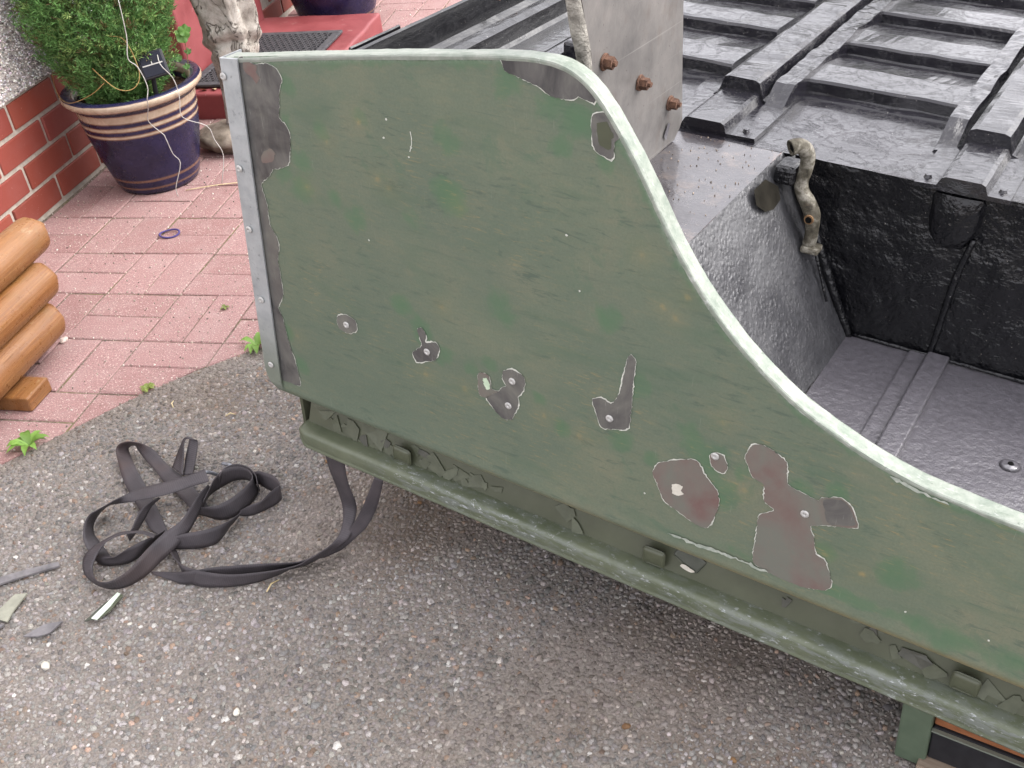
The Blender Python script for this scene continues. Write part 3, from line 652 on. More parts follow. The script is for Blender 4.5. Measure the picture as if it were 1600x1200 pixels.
def tube_mesh(name, pts, rad, seg=10, cap=True, sub=0):
    pts = [Vector(p) for p in pts]
    rad = [rad] * len(pts) if isinstance(rad, (int, float)) else list(rad)
    if sub:
        P2, R2 = [], []
        for i in range(len(pts) - 1):
            p0, p1, p2, p3 = pts[max(i - 1, 0)], pts[i], pts[i + 1], pts[min(i + 2, len(pts) - 1)]
            for s in range(sub):
                t = s / sub
                P2.append(0.5 * ((2 * p1) + (p2 - p0) * t + (2 * p0 - 5 * p1 + 4 * p2 - p3) * t * t + (3 * p1 - p0 - 3 * p2 + p3) * t ** 3))
                R2.append(rad[i] * (1 - t) + rad[i + 1] * t)
        P2.append(pts[-1]); R2.append(rad[-1])
        pts, rad = P2, R2
    v, f = [], []
    up = Vector((0.123, 0.456, 0.88)).normalized()
    for i, p in enumerate(pts):
        d = (pts[min(i + 1, len(pts) - 1)] - pts[max(i - 1, 0)]).normalized()
        x = (up - d * up.dot(d)).normalized()
        y = d.cross(x)
        up = x
        for k in range(seg):
            a = 2 * math.pi * k / seg
            v.append(p + x * rad[i] * math.cos(a) + y * rad[i] * math.sin(a))
    for i in range(len(pts) - 1):
        for k in range(seg):
            j = (k + 1) % seg
            f.append((i * seg + k, i * seg + j, (i + 1) * seg + j, (i + 1) * seg + k))
    if cap:
        f.append(tuple(range(seg))[::-1])
        f.append(tuple((len(pts) - 1) * seg + k for k in range(seg)))
    return mesh(name, v, f, True)

def clip(poly, nx, ny, c):
    "keep nx*x+ny*y >= c"
    out = []
    for i in range(len(poly)):
        a, b = poly[i], poly[(i + 1) % len(poly)]
        da, db = nx * a[0] + ny * a[1] - c, nx * b[0] + ny * b[1] - c
        if da >= 0: out.append(a)
        if (da >= 0) != (db >= 0):
            t = da / (da - db)
            out.append((a[0] + (b[0] - a[0]) * t, a[1] + (b[1] - a[1]) * t))
    return out

def inset(poly, d):
    n_ = len(poly)
    ar = sum(poly[i][0] * poly[(i + 1) % n_][1] - poly[(i + 1) % n_][0] * poly[i][1] for i in range(n_))
    sg = 1 if ar > 0 else -1
    out = []
    for i in range(n_):
        p0, p1, p2 = (Vector(poly[i - 1]), Vector(poly[i]), Vector(poly[(i + 1) % n_]))
        e0, e1 = (p1 - p0), (p2 - p1)
        if e0.length < 1e-9 or e1.length < 1e-9:
            out.append(tuple(p1)); continue
        e0.normalize(); e1.normalize()
        n0, n1 = Vector((-e0.y, e0.x)) * sg, Vector((-e1.y, e1.x)) * sg
        m = n0 + n1
        if m.length < 1e-6:
            out.append(tuple(p1)); continue
        m.normalize()
        k = d / max(0.4, m.dot(n0))
        out.append((p1.x + m.x * k, p1.y + m.y * k))
    return out

def prism(name, poly, z0, z1, cham=0.0, chz=None):
    n_ = len(poly)
    if cham:
        ins = inset(poly, cham)
        v = [(x, y, z0) for x, y in poly] + [(x, y, z1 - (chz or cham)) for x, y in poly] + [(x, y, z1) for x, y in ins]
        L = 3
    else:
        v = [(x, y, z0) for x, y in poly] + [(x, y, z1) for x, y in poly]
        L = 2
    f = []
    for k in range(L - 1):
        for i in range(n_):
            j = (i + 1) % n_
            f.append((k * n_ + i, k * n_ + j, (k + 1) * n_ + j, (k + 1) * n_ + i))
    f.append(tuple((L - 1) * n_ + i for i in range(n_)))
    me = mesh(name, v, f)
    bm = bmesh.new(); bm.from_mesh(me)
    bmesh.ops.recalc_face_normals(bm, faces=bm.faces[:])
    bm.to_mesh(me); bm.free()
    return me

def frustum_cloud(name, P, nrm_up, size, height, cols, sides=5, squash=None):
    """many small chips in one mesh: P (n,3) base points on a plane z-up or with axes nrm_up=(ex,ey,ez)"""
    ex, ey, ez = [np.array(a, float) for a in nrm_up]
    n_ = len(P)
    ang = (np.arange(sides) / sides * 2 * np.pi)[None, :] + rng.uniform(0, 6.28, (n_, 1)) + rng.uniform(-.35, .35, (n_, sides))
    rad = size[:, None] * rng.uniform(0.75, 1.2, (n_, sides))
    asp = rng.uniform(0.48, 0.95, (n_, 1))
    rot = rng.uniform(0, 6.28, (n_, 1))
    lx, ly = rad * np.cos(ang), rad * np.sin(ang) * asp
    bx, by = lx * np.cos(rot) - ly * np.sin(rot), lx * np.sin(rot) + ly * np.cos(rot)
    tilt = rng.normal(0, 0.28, (n_, 2))
    k = rng.uniform(0.66, 0.9, (n_, 1))
    tx, ty = bx * k, by * k
    tz = height[:, None] + tx * tilt[:, :1] + ty * tilt[:, 1:] + rng.normal(0, 1, (n_, sides)) * height[:, None] * 0.12
    bz = np.zeros_like(bx) - 0.0015
    def comb(x, y, z): return P[:, None, :] + x[..., None] * ex + y[..., None] * ey + z[..., None] * ez
    V = np.concatenate([comb(bx, by, bz), comb(tx, ty, tz)], 1).reshape(-1, 3)
    base = np.arange(n_)[:, None] * (2 * sides)
    i = np.arange(sides); j = (i + 1) % sides
    quads = np.stack([i, j, j + sides, i + sides], 1)                      # sides x 4
    Q = (base[:, :, None] + quads[None]).reshape(-1)
    T = (base + (i + sides)[None]).reshape(-1)
    nq = n_ * sides
    me = bpy.data.meshes.new(name)
    me.vertices.add(len(V)); me.vertices.foreach_set('co', V.astype(np.float32).ravel())
    me.loops.add(len(Q) + len(T)); me.loops.foreach_set('vertex_index', np.concatenate([Q, T]).astype(np.int32))
    me.polygons.add(nq + n_)
    st = np.concatenate([np.arange(nq) * 4, nq * 4 + np.arange(n_) * sides])
    me.polygons.foreach_set('loop_start', st.astype(np.int32))
    me.update(calc_edges=True)
    at = me.attributes.new('col', 'FLOAT_COLOR', 'POINT')
    C = np.concatenate([cols, np.ones((n_, 1))], 1)
    at.data.foreach_set('color', np.repeat(C, 2 * sides, 0).astype(np.float32).ravel())
    return me

def set_col(me, name, arr):
    at = me.attributes.new(name, 'FLOAT_COLOR', 'POINT')
    at.data.foreach_set('color', np.asarray(arr, np.float32).ravel())

# ================================================================ the setting
# edge between block paving and driveway (curved), y as a function of x
BX = np.array([-0.6, 0.10, 0.323, 0.409, 0.511, 0.612, 0.684, 0.90, 1.30, 2.2, 4.0])
BY = np.array([-2.4, -1.37, -1.046, -0.927, -0.789, -0.687, -0.627, -0.49, -0.31, -0.02, 0.3])
def edge_y(x): return np.interp(x, BX, BY)

gm = mesh('ground', [(-30, -30, -0.012), (30, -30, -0.012), (30, 30, -0.012), (-30, 30, -0.012)], [(0, 1, 2, 3)])
tag(link('ground', gm, 'asphalt'), kind='structure')

# driveway sheet, cut along the paving edge
xs = np.linspace(-0.55, 4.0, 120)
v = [(x, edge_y(x) + 0.004 * mnoise.noise((x * 30, 0, 0)), 0.0) for x in xs] + [(x, -6.0, 0.0) for x in xs]
f = [(i, i + 120, i + 121, i + 1) for i in range(119)]
dm = mesh('driveway', v, f)
tag(link('driveway', dm, 'asphalt'), kind='structure')

# stone chippings rolled into the driveway
def scatter(x0, x1, y0, y1, sp, test):
    nx, ny = int((x1 - x0) / sp), int((y1 - y0) / sp)
    gx, gy = np.meshgrid(np.arange(nx), np.arange(ny))
    X = x0 + (gx + (gy % 2) * 0.5 + rng.uniform(-.38, .38, gx.shape)) * sp
    Y = y0 + (gy + rng.uniform(-.38, .38, gx.shape)) * sp
    X, Y = X.ravel(), Y.ravel()
    k = test(X, Y)
    return X[k], Y[k]
def chips(x0, x1, y0, y1, sp, smin, smax, hmin, hmax, keep=1.0, spread=0.0):
    X, Y = scatter(x0, x1, y0, y1, sp, lambda X, Y: (Y < edge_y(X) + spread * rng.normal(0, 1, X.shape) - 0.002) & (rng.uniform(size=X.shape) < keep))
    n_ = len(X)
    u = rng.uniform(size=n_)
    g = np.clip(rng.lognormal(-1.65, 0.29, n_), 0.08, 0.5)
    tint = np.stack([1 + rng.normal(0.015, 0.025, n_), 1 + rng.normal(-0.01, 0.015, n_), 1 + rng.normal(-0.02, 0.03, n_)], 1)
    C = g[:, None] * tint * np.array([1.06, 1.0, 0.945])
    C[u < 0.05] *= np.array([1.12, 0.88, 0.72])            # brownish stones
    wh = u > 0.987
    C[wh] = rng.uniform(0.34, 0.52, (wh.sum(), 1)) * np.array([1, 0.96, 0.9])
    patch = np.array([mnoise.noise((x * 3.2, y * 3.2, 4.0)) for x, y in zip(X[::1], Y[::1])])
    br = np.clip((patch - 0.1) * 1.3, 0, 0.4)[:, None]
    br = np.maximum(br, np.clip(1 - (edge_y(X) - Y) / 0.10, 0, 1)[:, None] * 0.55)   # soil washed along the paving edge
    C = C * (1 - br) + br * np.array([0.175, 0.13, 0.10]) * (0.6 + g[:, None] * 2.4)
    S = rng.uniform(smin, smax, n_)
    H = rng.uniform(hmin, hmax, n_)
    stain = np.array([mnoise.noise((x * 1.7, y * 1.7, 9.0)) + .6 * mnoise.noise((x * 5, y * 5, 2.0)) for x, y in zip(X, Y)])
    C = C * (1 + .20 * stain)[:, None]
    return np.stack([X, Y, np.zeros(n_)], 1), S, H, np.clip(C, 0.01, 0.75)
parts = [chips(-0.3, 2.6, -1.95, -0.02, 0.0086, 0.0028, 0.0068, 0.0007, 0.0024),
         chips(-0.3, 2.6, -1.95, -0.02, 0.0085, 0.0011, 0.0026, 0.0008, 0.0022, 0.8),
         chips(-0.3, 2.6, -1.95, -0.02, 0.022, 0.0050, 0.0095, 0.0012, 0.0026, 0.4)]
PP, SS, HH, CC = [np.concatenate(a) for a in zip(*parts)]
ax3 = ((1, 0, 0), (0, 1, 0), (0, 0, 1))
tag(link('driveway_chippings', frustum_cloud('driveway_chippings', PP, ax3, SS, HH, CC), 'chippings'),
    'grey stone chippings rolled into the driveway surface', 'chippings', kind='stuff')

# block paving: basket weave of 200 x 100 blocks
bedm = []
xs = np.linspace(-0.55, 4.0, 120)
v = [(x, edge_y(x), -0.0036) for x in xs] + [(x, 8.0, -0.0036) for x in xs]
f = [(i, i + 1, i + 121, i + 120) for i in range(119)]
paving = tag(link('block_paving', mesh('block_paving', v, f), 'joint'), kind='structure')
GAP = 0.0017
full = [(-0.1 + GAP, -0.05 + GAP), (0.1 - GAP, -0.05 + GAP), (0.1 - GAP, 0.05 - GAP), (-0.1 + GAP, 0.05 - GAP)]
full_me = prism('paver', full, -0.03, 0.0, 0.0028, 0.002)
far_polys = []
npv = 0
for j in range(-8, 22):
    for i in range(-1, 14):
        hor = (i + j) % 2 == 0
        for s in (0, 1):
            cx, cy = (0.2 * i + 0.1, 0.2 * j + 0.05 + 0.1 * s) if hor else (0.2 * i + 0.05 + 0.1 * s, 0.2 * j + 0.1)
            if cx < -0.204 and cy < 0.8: continue
            if -0.4 < cx < 0.29 and 0.75 < cy < 1.45: continue          # under the doorstep
            hx, hy = (0.1, 0.05) if hor else (0.05, 0.1)
            xs_ = np.array([cx - hx, cx + hx, cx + hx, cx - hx]); ys_ = np.array([cy - hy, cy - hy, cy + hy, cy + hy])
            side = ys_ - edge_y(xs_)
            if (side < 0).all(): continue
            dz = rng.uniform(-0.0022, 0.0012)
            if (side < 0.004).any():
                e0 = edge_y(cx - 0.05); e1 = edge_y(cx + 0.05)
                nx, ny = -(e1 - e0), 0.1
                L = math.hypot(nx, ny); nx /= L; ny /= L
                cc = nx * (cx - 0.05) + ny * e0 + 0.003
                poly = [(cx - hx + GAP, cy - hy + GAP), (cx + hx - GAP, cy - hy + GAP), (cx + hx - GAP, cy + hy - GAP), (cx - hx + GAP, cy + hy - GAP)]
                poly = clip(poly, nx, ny, cc)
                if len(poly) < 3: continue
                ar = 0.5 * abs(sum(poly[k][0] * poly[(k + 1) % len(poly)][1] - poly[(k + 1) % len(poly)][0] * poly[k][1] for k in range(len(poly))))
                if ar < 0.0008: continue
                if cx > 1.3:
                    far_polys.append((poly, dz)); continue
                me = prism('paver', poly, -0.03, 0.0, 0.003 if ar > 0.003 else 0.001, 0.003)
                o = link('paver', me, 'paver', paving)
                o.location = (0, 0, dz)
            elif cx > 1.3 or cy > 2.6:
                far_polys.append(([(cx + a * (1 if hor else 0) - b * (0 if hor else 1), cy + b * (1 if hor else 0) + a * (0 if hor else 1)) for a, b in full], dz)); continue
            else:
                o = link('paver', full_me, 'paver', paving)
                o.location = (cx, cy, dz)
                o.rotation_euler = (rng.normal(0, 0.004), rng.normal(0, 0.004), (0 if hor else math.pi / 2) + (math.pi if rng.uniform() < .5 else 0) + rng.normal(0, 0.004))
            npv += 1
bm = bmesh.new()
for poly, dz in far_polys:
    m_ = prism('x', poly, -0.03, dz, 0.003, 0.003)
    bm.from_mesh(m_); bpy.data.meshes.remove(m_)
fo = link('far_pavers', bm_mesh('far_pavers', bm), 'paver', paving)
fo['kind'] = 'stuff'

# grit lying on and between the pavers
X, Y = scatter(-0.2, 1.1, -1.1, 1.9, 0.02, lambda X, Y: (Y > edge_y(X)) & (rng.uniform(size=X.shape) < 0.8) & ~((X < 0.35) & (Y > .68) & (Y < 1.5)))
onj = np.minimum.reduce([np.abs((X + .05) % .1 - .05), np.abs((Y + .05) % .1 - .05)])
kp = (rng.uniform(size=len(X)) < np.where(onj < 0.008, 1.0, 0.30)) | (np.hypot(X - .62, Y + .5) < .28)
X, Y = X[kp], Y[kp]
n_ = len(X)
C = rng.uniform(0.08, 0.5, (n_, 1)) * np.array([[1.1, 0.9, 0.74]])
C[rng.uniform(size=n_) < .16] = (0.62, 0.56, 0.5)
tag(link('grit', frustum_cloud('grit', np.stack([X, Y, np.zeros(n_) + .0005], 1), ax3, rng.uniform(.0008, .0028, n_), rng.uniform(.0008, .002, n_), C, 4), 'chippings'),
    'loose grit and crumbs lying on the pink paving blocks', 'grit', kind='stuff')

# ---------------------------------------------------------------- house wall
WX = -0.204
wall = empty('house_wall', (WX, 0, 0))
tag(wall, 'house wall with red brick base and pebbledash above, left of the striped pot', 'wall')
box('mortar_backing', (-0.22, -1.6, -0.02), (-0.006, 0.83, 0.335), 'mortar', wall)
box('render', (-0.22, -1.6, 0.335), (0.004, 0.83, 2.6), 'render_coat', wall)
bm = bmesh.new()
box_bm(bm, (-0.10, -0.1058, -0.0325), (0.0, 0.1058, 0.0325), 0.0028, 2)
brick_me = bm_mesh('brick', bm)
rowz = [(0.012, 0.080), (0.090, 0.160), (0.171, 0.243), (0.254, 0.325)]
perp = [0.098, -0.019, 0.122, 0.006]
for r_, ((z0, z1), p0) in enumerate(zip(rowz, perp)):
    for k in range(-8, 4):
        yc = p0 + 0.1125 + 0.225 * k
        if yc < -1.55 or yc > 0.76: continue
        o = link('brick', brick_me, 'brick', wall)
        o.location = (rng.uniform(-0.001, 0.0015), yc, (z0 + z1) / 2)
        o.rotation_euler = (rng.normal(0, .004), 0, rng.normal(0, .004))
        o.scale = (1, 1, (z1 - z0) / 0.067)
ny = int(1.75 / 0.0062); nz = int(0.75 / 0.0062)
gy, gz = np.meshgrid(np.arange(ny), np.arange(nz))
Yp = (-0.95 + (gy + rng.uniform(-.45, .45, gy.shape)) * 0.0062).ravel()
Zp = (0.337 + (gz + rng.uniform(-.45, .45, gy.shape)) * 0.0062).ravel()
kp = rng.uniform(size=len(Yp)) < 0.8
Yp, Zp = Yp[kp], Zp[kp]
n_ = len(Yp)
C = np.clip(rng.normal(0.72, 0.16, (n_, 1)), 0.15, 0.88) * np.array([[1.0, 0.95, 0.92]]) * (1 + rng.normal(0, .05, (n_, 3)))
dk = rng.uniform(size=n_) < .20
C[dk] *= np.array([.36, .34, .34])
pb = link('pebbledash', frustum_cloud('pebbledash', np.stack([np.full(n_, 0.0045), Yp, Zp], 1), ((0, 1, 0), (0, 0, 1), (1, 0, 0)), rng.uniform(.0016, .0046, n_), rng.uniform(.001, .0045, n_), np.clip(C, .03, .85)), 'pebbles', wall)
pb['kind'] = 'stuff'

# ---------------------------------------------------------------- red doorstep, threshold wall and mat
SH = 0.085
step = empty('doorstep', (0, 0.7, 0))
tag(step, 'low red painted concrete doorstep under the black rubber mat', 'doorstep')
bm = bmesh.new()
box_bm(bm, (-0.5, 0.0, -0.01), (0.345, 0.80, SH), 0.010, 3)
bmesh.ops.subdivide_edges(bm, edges=[e for e in bm.edges if e.calc_length() > 0.2], cuts=20, use_grid_fill=True)
for vtx in bm.verts:
    vtx.co += Vector((0, 0, 0.003)) * mnoise.noise(vtx.co * 9) + Vector((0.003, 0.003, 0)) * mnoise.noise(vtx.co * 11 + Vector((5, 5, 5)))
link('step_slab', bm_mesh('step_slab', bm), 'red_step', step)
house2 = empty('door_threshold', (-0.12, 0.83, 0))
tag(house2, 'red painted threshold block rising beside the doorstep behind the statue', 'threshold')
bm = bmesh.new()
box_bm(bm, (-0.4, 0.0, -0.01), (0.0, 0.66, 0.62), 0.012, 3)
link('threshold_block', bm_mesh('threshold_block', bm), 'red_step', house2)
wall2 = empty('side_wall', (-0.16, 1.5, 0))
tag(wall2, 'orange red brick wall base beyond the doorstep, next to the second pot', 'wall')
box('mortar_backing', (-0.3, 0.0, -0.02), (-0.005, 2.6, 1.8), 'mortar', wall2)
for r_ in range(5):
    for k in range(0, 8):
        o = link('brick', brick_me, 'brick', wall2)
        o.location = (0, 0.14 + 0.225 * k + (0.1125 if r_ % 2 else 0), 0.055 + 0.0775 * r_)
        o.scale = (1, 1, 1.03)

mat_o = empty('rubber_mat', (-0.10, 0.745, SH))
tag(mat_o, 'black rubber ring mat lying on the red doorstep', 'mat')
W_, H_ = 0.375, 0.52
bm = bmesh.new()
for lo, hi in [((0, 0), (W_, 0.028)), ((0, H_ - 0.028), (W_, H_)), ((0, 0.028), (0.028, H_ - 0.028)), ((W_ - 0.028, 0.028), (W_, H_ - 0.028))]:
    box_bm(bm, (*lo, 0.004), (*hi, 0.014), 0.002, 1)
link('border', bm_mesh('border', bm), 'rubber', mat_o)
bm = bmesh.new()
box_bm(bm, (0.02, 0.02, 0.0035), (W_ - 0.02, H_ - 0.02, 0.006))
pit = 0.0225
for a in range(int((W_ - .056) / pit) + 1):
    for b in range(int((H_ - .056) / (pit * 0.866)) + 1):
        cx, cy = 0.036 + a * pit + (pit / 2 if b % 2 else 0), 0.036 + b * pit * 0.866
        if cx > W_ - 0.034 or cy > H_ - 0.034: continue
        ro, ri = 0.0112, 0.0072
        ring = []
        for rr, zz in ((ro, .005), (ro, .0135), (ri, .0135), (ri, .005)):
            ring.append([bm.verts.new((cx + rr * math.cos(t * math.pi / 4), cy + rr * math.sin(t * math.pi / 4), zz)) for t in range(8)])
        for q in range(3):
            for t in range(8):
                u = (t + 1) % 8
                bm.faces.new((ring[q][t], ring[q][u], ring[q + 1][u], ring[q + 1][t]))
rg = link('ring_grid', bm_mesh('ring_grid', bm), 'rubber', mat_o)
rg['kind'] = 'stuff'

# ---------------------------------------------------------------- striped pot, soil, conifer
PX, PY = 0.027, 0.247
pot = empty('striped_pot', (PX, PY, 0.0))
tag(pot, 'dark blue glazed pot with cream stripes, standing against the brick wall', 'plant pot')
prof = [(0.098, 0.0), (0.112, 0.002), (0.118, 0.012), (0.126, 0.04), (0.138, 0.085), (0.150, 0.135), (0.159, 0.18), (0.164, 0.215), (0.166, 0.240), (0.168, 0.256), (0.176, 0.266), (0.188, 0.274), (0.195, 0.282), (0.196, 0.290), (0.191, 0.297), (0.180, 0.299), (0.166, 0.295), (0.157, 0.284), (0.152, 0.262), (0.150, 0.245), (0.02, 0.245)]
link('pot_body', lathe('pot_body', prof, 96), 'glaze_striped', pot)
bm = bmesh.new()
bmesh.ops.create_grid(bm, x_segments=40, y_segments=40, size=0.15)
for vtx in list(bm.verts):
    if vtx.co.length > 0.152: bm.verts.remove(vtx)
for vtx in bm.verts:
    vtx.co.z = 0.258 + 0.010 * mnoise.noise(vtx.co * 30) + 0.006 * mnoise.noise(vtx.co * 90)
link('soil', bm_mesh('soil', bm, True), 'soil', pot)

def leaf_cloud(name, pts, dirs, lens, wids, cols, fold=0.3):
    """one folded narrow blade (4 triangles) for every point"""
    n_ = len(pts)
    d = dirs / np.linalg.norm(dirs, axis=1, keepdims=True)
    r = rng.normal(size=(n_, 3))
    s = np.cross(d, r); s /= np.linalg.norm(s, axis=1, keepdims=True)
    u = np.cross(s, d)
    L = lens[:, None]; Wd = wids[:, None]
    p0 = pts
    p1 = pts + d * L * .5 + s * Wd * .5 + u * Wd * fold
    p2 = pts + d * L
    p3 = pts + d * L * .5 - s * Wd * .5 + u * Wd * fold
    pm = pts + d * L * .5
    V = np.stack([p0, p1, p2, p3, pm], 1).reshape(-1, 3)
    b = np.arange(n_)[:, None, None] * 5
    tri = np.array([[0, 1, 4], [1, 2, 4], [2, 3, 4], [3, 0, 4]])[None]
    T = (b + tri).reshape(-1)
    me = bpy.data.meshes.new(name)
    me.vertices.add(len(V)); me.vertices.foreach_set('co', V.astype(np.float32).ravel())
    me.loops.add(len(T)); me.loops.foreach_set('vertex_index', T.astype(np.int32))
    me.polygons.add(len(T) // 3); me.polygons.foreach_set('loop_start', (np.arange(len(T) // 3) * 3).astype(np.int32))
    me.update(calc_edges=True)
    set_col(me, 'col', np.repeat(np.concatenate([cols, np.ones((n_, 1))], 1), 5, 0))
    return me

conifer = empty('dwarf_conifer', (PX - 0.02, PY - 0.01, 0.25))
tag(conifer, 'dense bushy green dwarf conifer growing in the striped pot', 'conifer')
link('trunk', tube_mesh('trunk', [(0, 0, -0.02), (0.005, 0.0, 0.15), (0.0, 0.01, 0.4), (0.0, 0.0, 0.62)], [0.016, 0.012, 0.008, 0.003], 8, sub=3), 'bark', conifer)
def crown_r(z):      # radius of the crown at height z above the soil
    return np.interp(z, [-.02, 0.03, 0.09, 0.18, 0.30, 0.45, 0.60, 0.75, 0.82], [0.05, 0.108, 0.150, 0.182, 0.197, 0.188, 0.14, 0.06, 0.0])
NS = 8000
zc = rng.uniform(0.0, 0.80, NS * 3)
zc = zc[rng.uniform(size=len(zc)) < crown_r(zc) / 0.18][:NS]
th = rng.uniform(0, 6.283, len(zc))
lump = np.array([1 + 0.16 * mnoise.noise((math.cos(t) * 2.2, math.sin(t) * 2.2, z * 9)) + 0.10 * mnoise.noise((math.cos(t) * 6, math.sin(t) * 6, z * 24)) for t, z in zip(th, zc)])
rr = crown_r(zc) * lump * rng.uniform(0.30, 1.0, len(zc)) ** 0.5
tips = np.stack([rr * np.cos(th), rr * np.sin(th), zc], 1)
pts, dirs, lens, wids, cols = [], [], [], [], []
for tip, t in zip(tips, th):
    out = np.array([math.cos(t), math.sin(t), 0.75]) + rng.normal(0, .3, 3)
    out /= np.linalg.norm(out)
    shade = rng.uniform(0.6, 1.35)
    base = np.array([0.125, 0.255, 0.075]) * shade
    if rng.uniform() < .2: base = np.array([0.235, 0.35, 0.11]) * shade
    if rng.uniform() < .05: base = np.array([0.14, 0.10, 0.04])
    nl = 20
    side = rng.normal(size=(nl, 3))
    k = np.linspace(-0.032, 0.0, nl)[:, None]
    p = tip + out * k + side * 0.0015
    d = out[None] * rng.uniform(.6, 1.1, (nl, 1)) + side * 0.55
    pts.append(p); dirs.append(d)
    lens.append(rng.uniform(.008, .019, nl)); wids.append(rng.uniform(.0017, .0032, nl))
    cols.append(base[None] * rng.uniform(.75, 1.25, (nl, 1)))
link('crown', leaf_cloud('crown', np.concatenate(pts), np.concatenate(dirs), np.concatenate(lens), np.concatenate(wids), np.clip(np.concatenate(cols), .005, .5)), 'needles', conifer)
# inner twigs fill the heart of the bush
bm = bmesh.new()
for k in range(70):
    z = rng.uniform(0.01, 0.6); t = rng.uniform(0, 6.28); r_ = float(crown_r(z)) * 0.85
    m_ = tube_mesh('t', [(0, 0, z * .55), (r_ * .5 * math.cos(t), r_ * .5 * math.sin(t), z * .8), (r_ * math.cos(t), r_ * math.sin(t), z)], [.004, .003, .001], 5)
    bm.from_mesh(m_); bpy.data.meshes.remove(m_)
tw = link('twigs', bm_mesh('twigs', bm), 'bark', conifer)
tw['kind'] = 'stuff'

# nasturtium seedling
nas = empty('nasturtium_seedling', (0.150, 0.352, 0.25))
tag(nas, 'pale green round leaved seedling at the right rim of the striped pot', 'plant')
link('stem', tube_mesh('stem', [(0, 0, 0), (0.006, 0, .05), (0.012, 0.004, .09), (0.012, .008, .125)], [.0016, .0014, .0012, .001], 6, sub=4), MAT['leaf'], nas)
def round_leaf(name, c, r_, nrm, col):
    n_ = Vector(nrm).normalized(); x = n_.orthogonal().normalized(); y = n_.cross(x)
    v = [Vector(c)]
    K = 20
    for k in range(K):
        a = 2 * math.pi * k / K
        rad = r_ * (1 + .10 * math.cos(5 * a) + .05 * math.sin(3 * a))
        v.append(Vector(c) + x * rad * math.cos(a) + y * rad * math.sin(a) + n_ * (0.12 * rad + .003 * math.cos(5 * a)))
    me = mesh(name, v, [(0, 1 + k, 1 + (k + 1) % K) for k in range(K)], True)
    set_col(me, 'col', np.tile([*col, 1], (K + 1, 1)) * np.concatenate([np.full((1, 4), 1.25), np.ones((K, 4))]))
    return link(name, me, 'leaf', nas)
cv = Vector(CAM) - Vector((PX, PY, .4))
for c, r_, dn in [((0.008, .008, .132), .020, (0.2, 0, .2)), ((0.019, .010, .146), .017, (-.2, .1, .4)), ((0.006, -0.01, .05), .010, (0, 0, 1)), ((-0.012, -0.012, .075), .012, (.2, -.2, 1)), ((0.014, 0.006, .088), .010, (0, 0, 1)), ((-0.012, .0, .022), .009, (0, 0, 1))]:
    round_leaf('leaf', c, r_, cv.normalized() + Vector(dn), (0.12, 0.24, 0.055) if r_ > .015 else (0.08, 0.17, 0.045))
sm = bpy.data.objects['stem'].data
set_col(sm, 'col', np.tile([0.25, 0.2, 0.1, 1], (len(sm.vertices), 1)))

# solar garden light
sol = empty('solar_light', (0.152, 0.170, 0.25))
tag(sol, 'small black square solar garden light stuck in the striped pot', 'solar light')
link('stem', tube_mesh('stem', [(-0.022, 0.015, -0.01), (-0.012, 0.006, .05), (0.002, -0.002, .112)], [.0075, .0065, .006], 10, sub=3), 'black_plastic', sol)
head = empty('head', (-0.012, 0.0, 0.110)); head.parent = sol
nz_ = Vector((0.42, -0.80, 0.50)).normalized()
xz = (Vector((1, 0.45, 0.17)) - nz_ * Vector((1, 0.45, 0.17)).dot(nz_)).normalized()
yz = nz_.cross(xz)
rotm = Matrix((xz, yz, nz_)).transposed().to_4x4()
bm = bmesh.new()
box_bm(bm, (-.036, -.036, -.012), (.036, .036, 0), 0.006, 3)
bm.transform(rotm)
hm = bm_mesh('housing', bm)
bpy.data.objects.remove(head)
ho = link('housing', hm, 'black_plastic', sol); ho.location = (0.012, -0.010, .122)
bm = bmesh.new(); box_bm(bm, (-.030, -.030, -.002), (.030, .030, .0012), .001, 1); bm.transform(rotm)
so = link('solar_cell', bm_mesh('solar_cell', bm), 'solar_cell', ho)
bm = bmesh.new(); box_bm(bm, (-.027, -.0018, .0013), (.027, .0012, .0018)); box_bm(bm, (-.002, .0, .0014), (.0005, .008, .0019)); bm.transform(rotm)
link('contact_strip', bm_mesh('contact_strip', bm), 'white_line', ho)

# thin lines hanging over the pot
w1 = [(0.156, 0.105, 0.558), (0.154, 0.103, 0.513), (0.15, 0.1, 0.462), (0.145, 0.085, 0.414), (0.159, 0.095, 0.388), (0.172, 0.092, 0.338), (0.166, 0.082, 0.305), (0.150, 0.098, 0.272), (0.131, 0.112, 0.232), (0.154, 0.127, 0.188), (0.156, 0.129, 0.178), (0.162, 0.132, 0.129), (0.172, 0.139, 0.097), (0.147, 0.122, 0.033), (0.146, 0.12, 0.004)]
tag(link('white_cord', tube_mesh('white_cord', w1, 0.0012, 6, sub=4), 'white_line'), 'white cord trailing over the middle of the striped pot down to the paving', 'cord')
w2 = [(0.165, 0.20, 0.40), (0.191, 0.152, 0.375), (0.209, 0.164, 0.332), (0.212, 0.166, 0.281), (0.206, 0.161, 0.223), (0.253, 0.193, 0.183), (0.262, 0.198, 0.14), (0.272, 0.205, 0.09), (0.252, 0.192, 0.012)]
tag(link('white_cord', tube_mesh('white_cord', w2, 0.0012, 6, sub=4), 'white_line'), 'white cord looping out to the right of the striped pot, nearer the green panel', 'cord')
def wire(pts, label):
    tag(link('garden_wire', tube_mesh('garden_wire', pts, 0.0011, 5, sub=5), 'copper_wire'), label, 'wire', 'thin wires round the conifer')
wire([(-0.17, 0.20, 0.36), (-0.13, 0.13, 0.315), (-0.05, 0.055, 0.31), (0.03, 0.045, 0.335), (0.07, 0.06, 0.36)], 'thin yellow wire curling along the left rim of the striped pot')
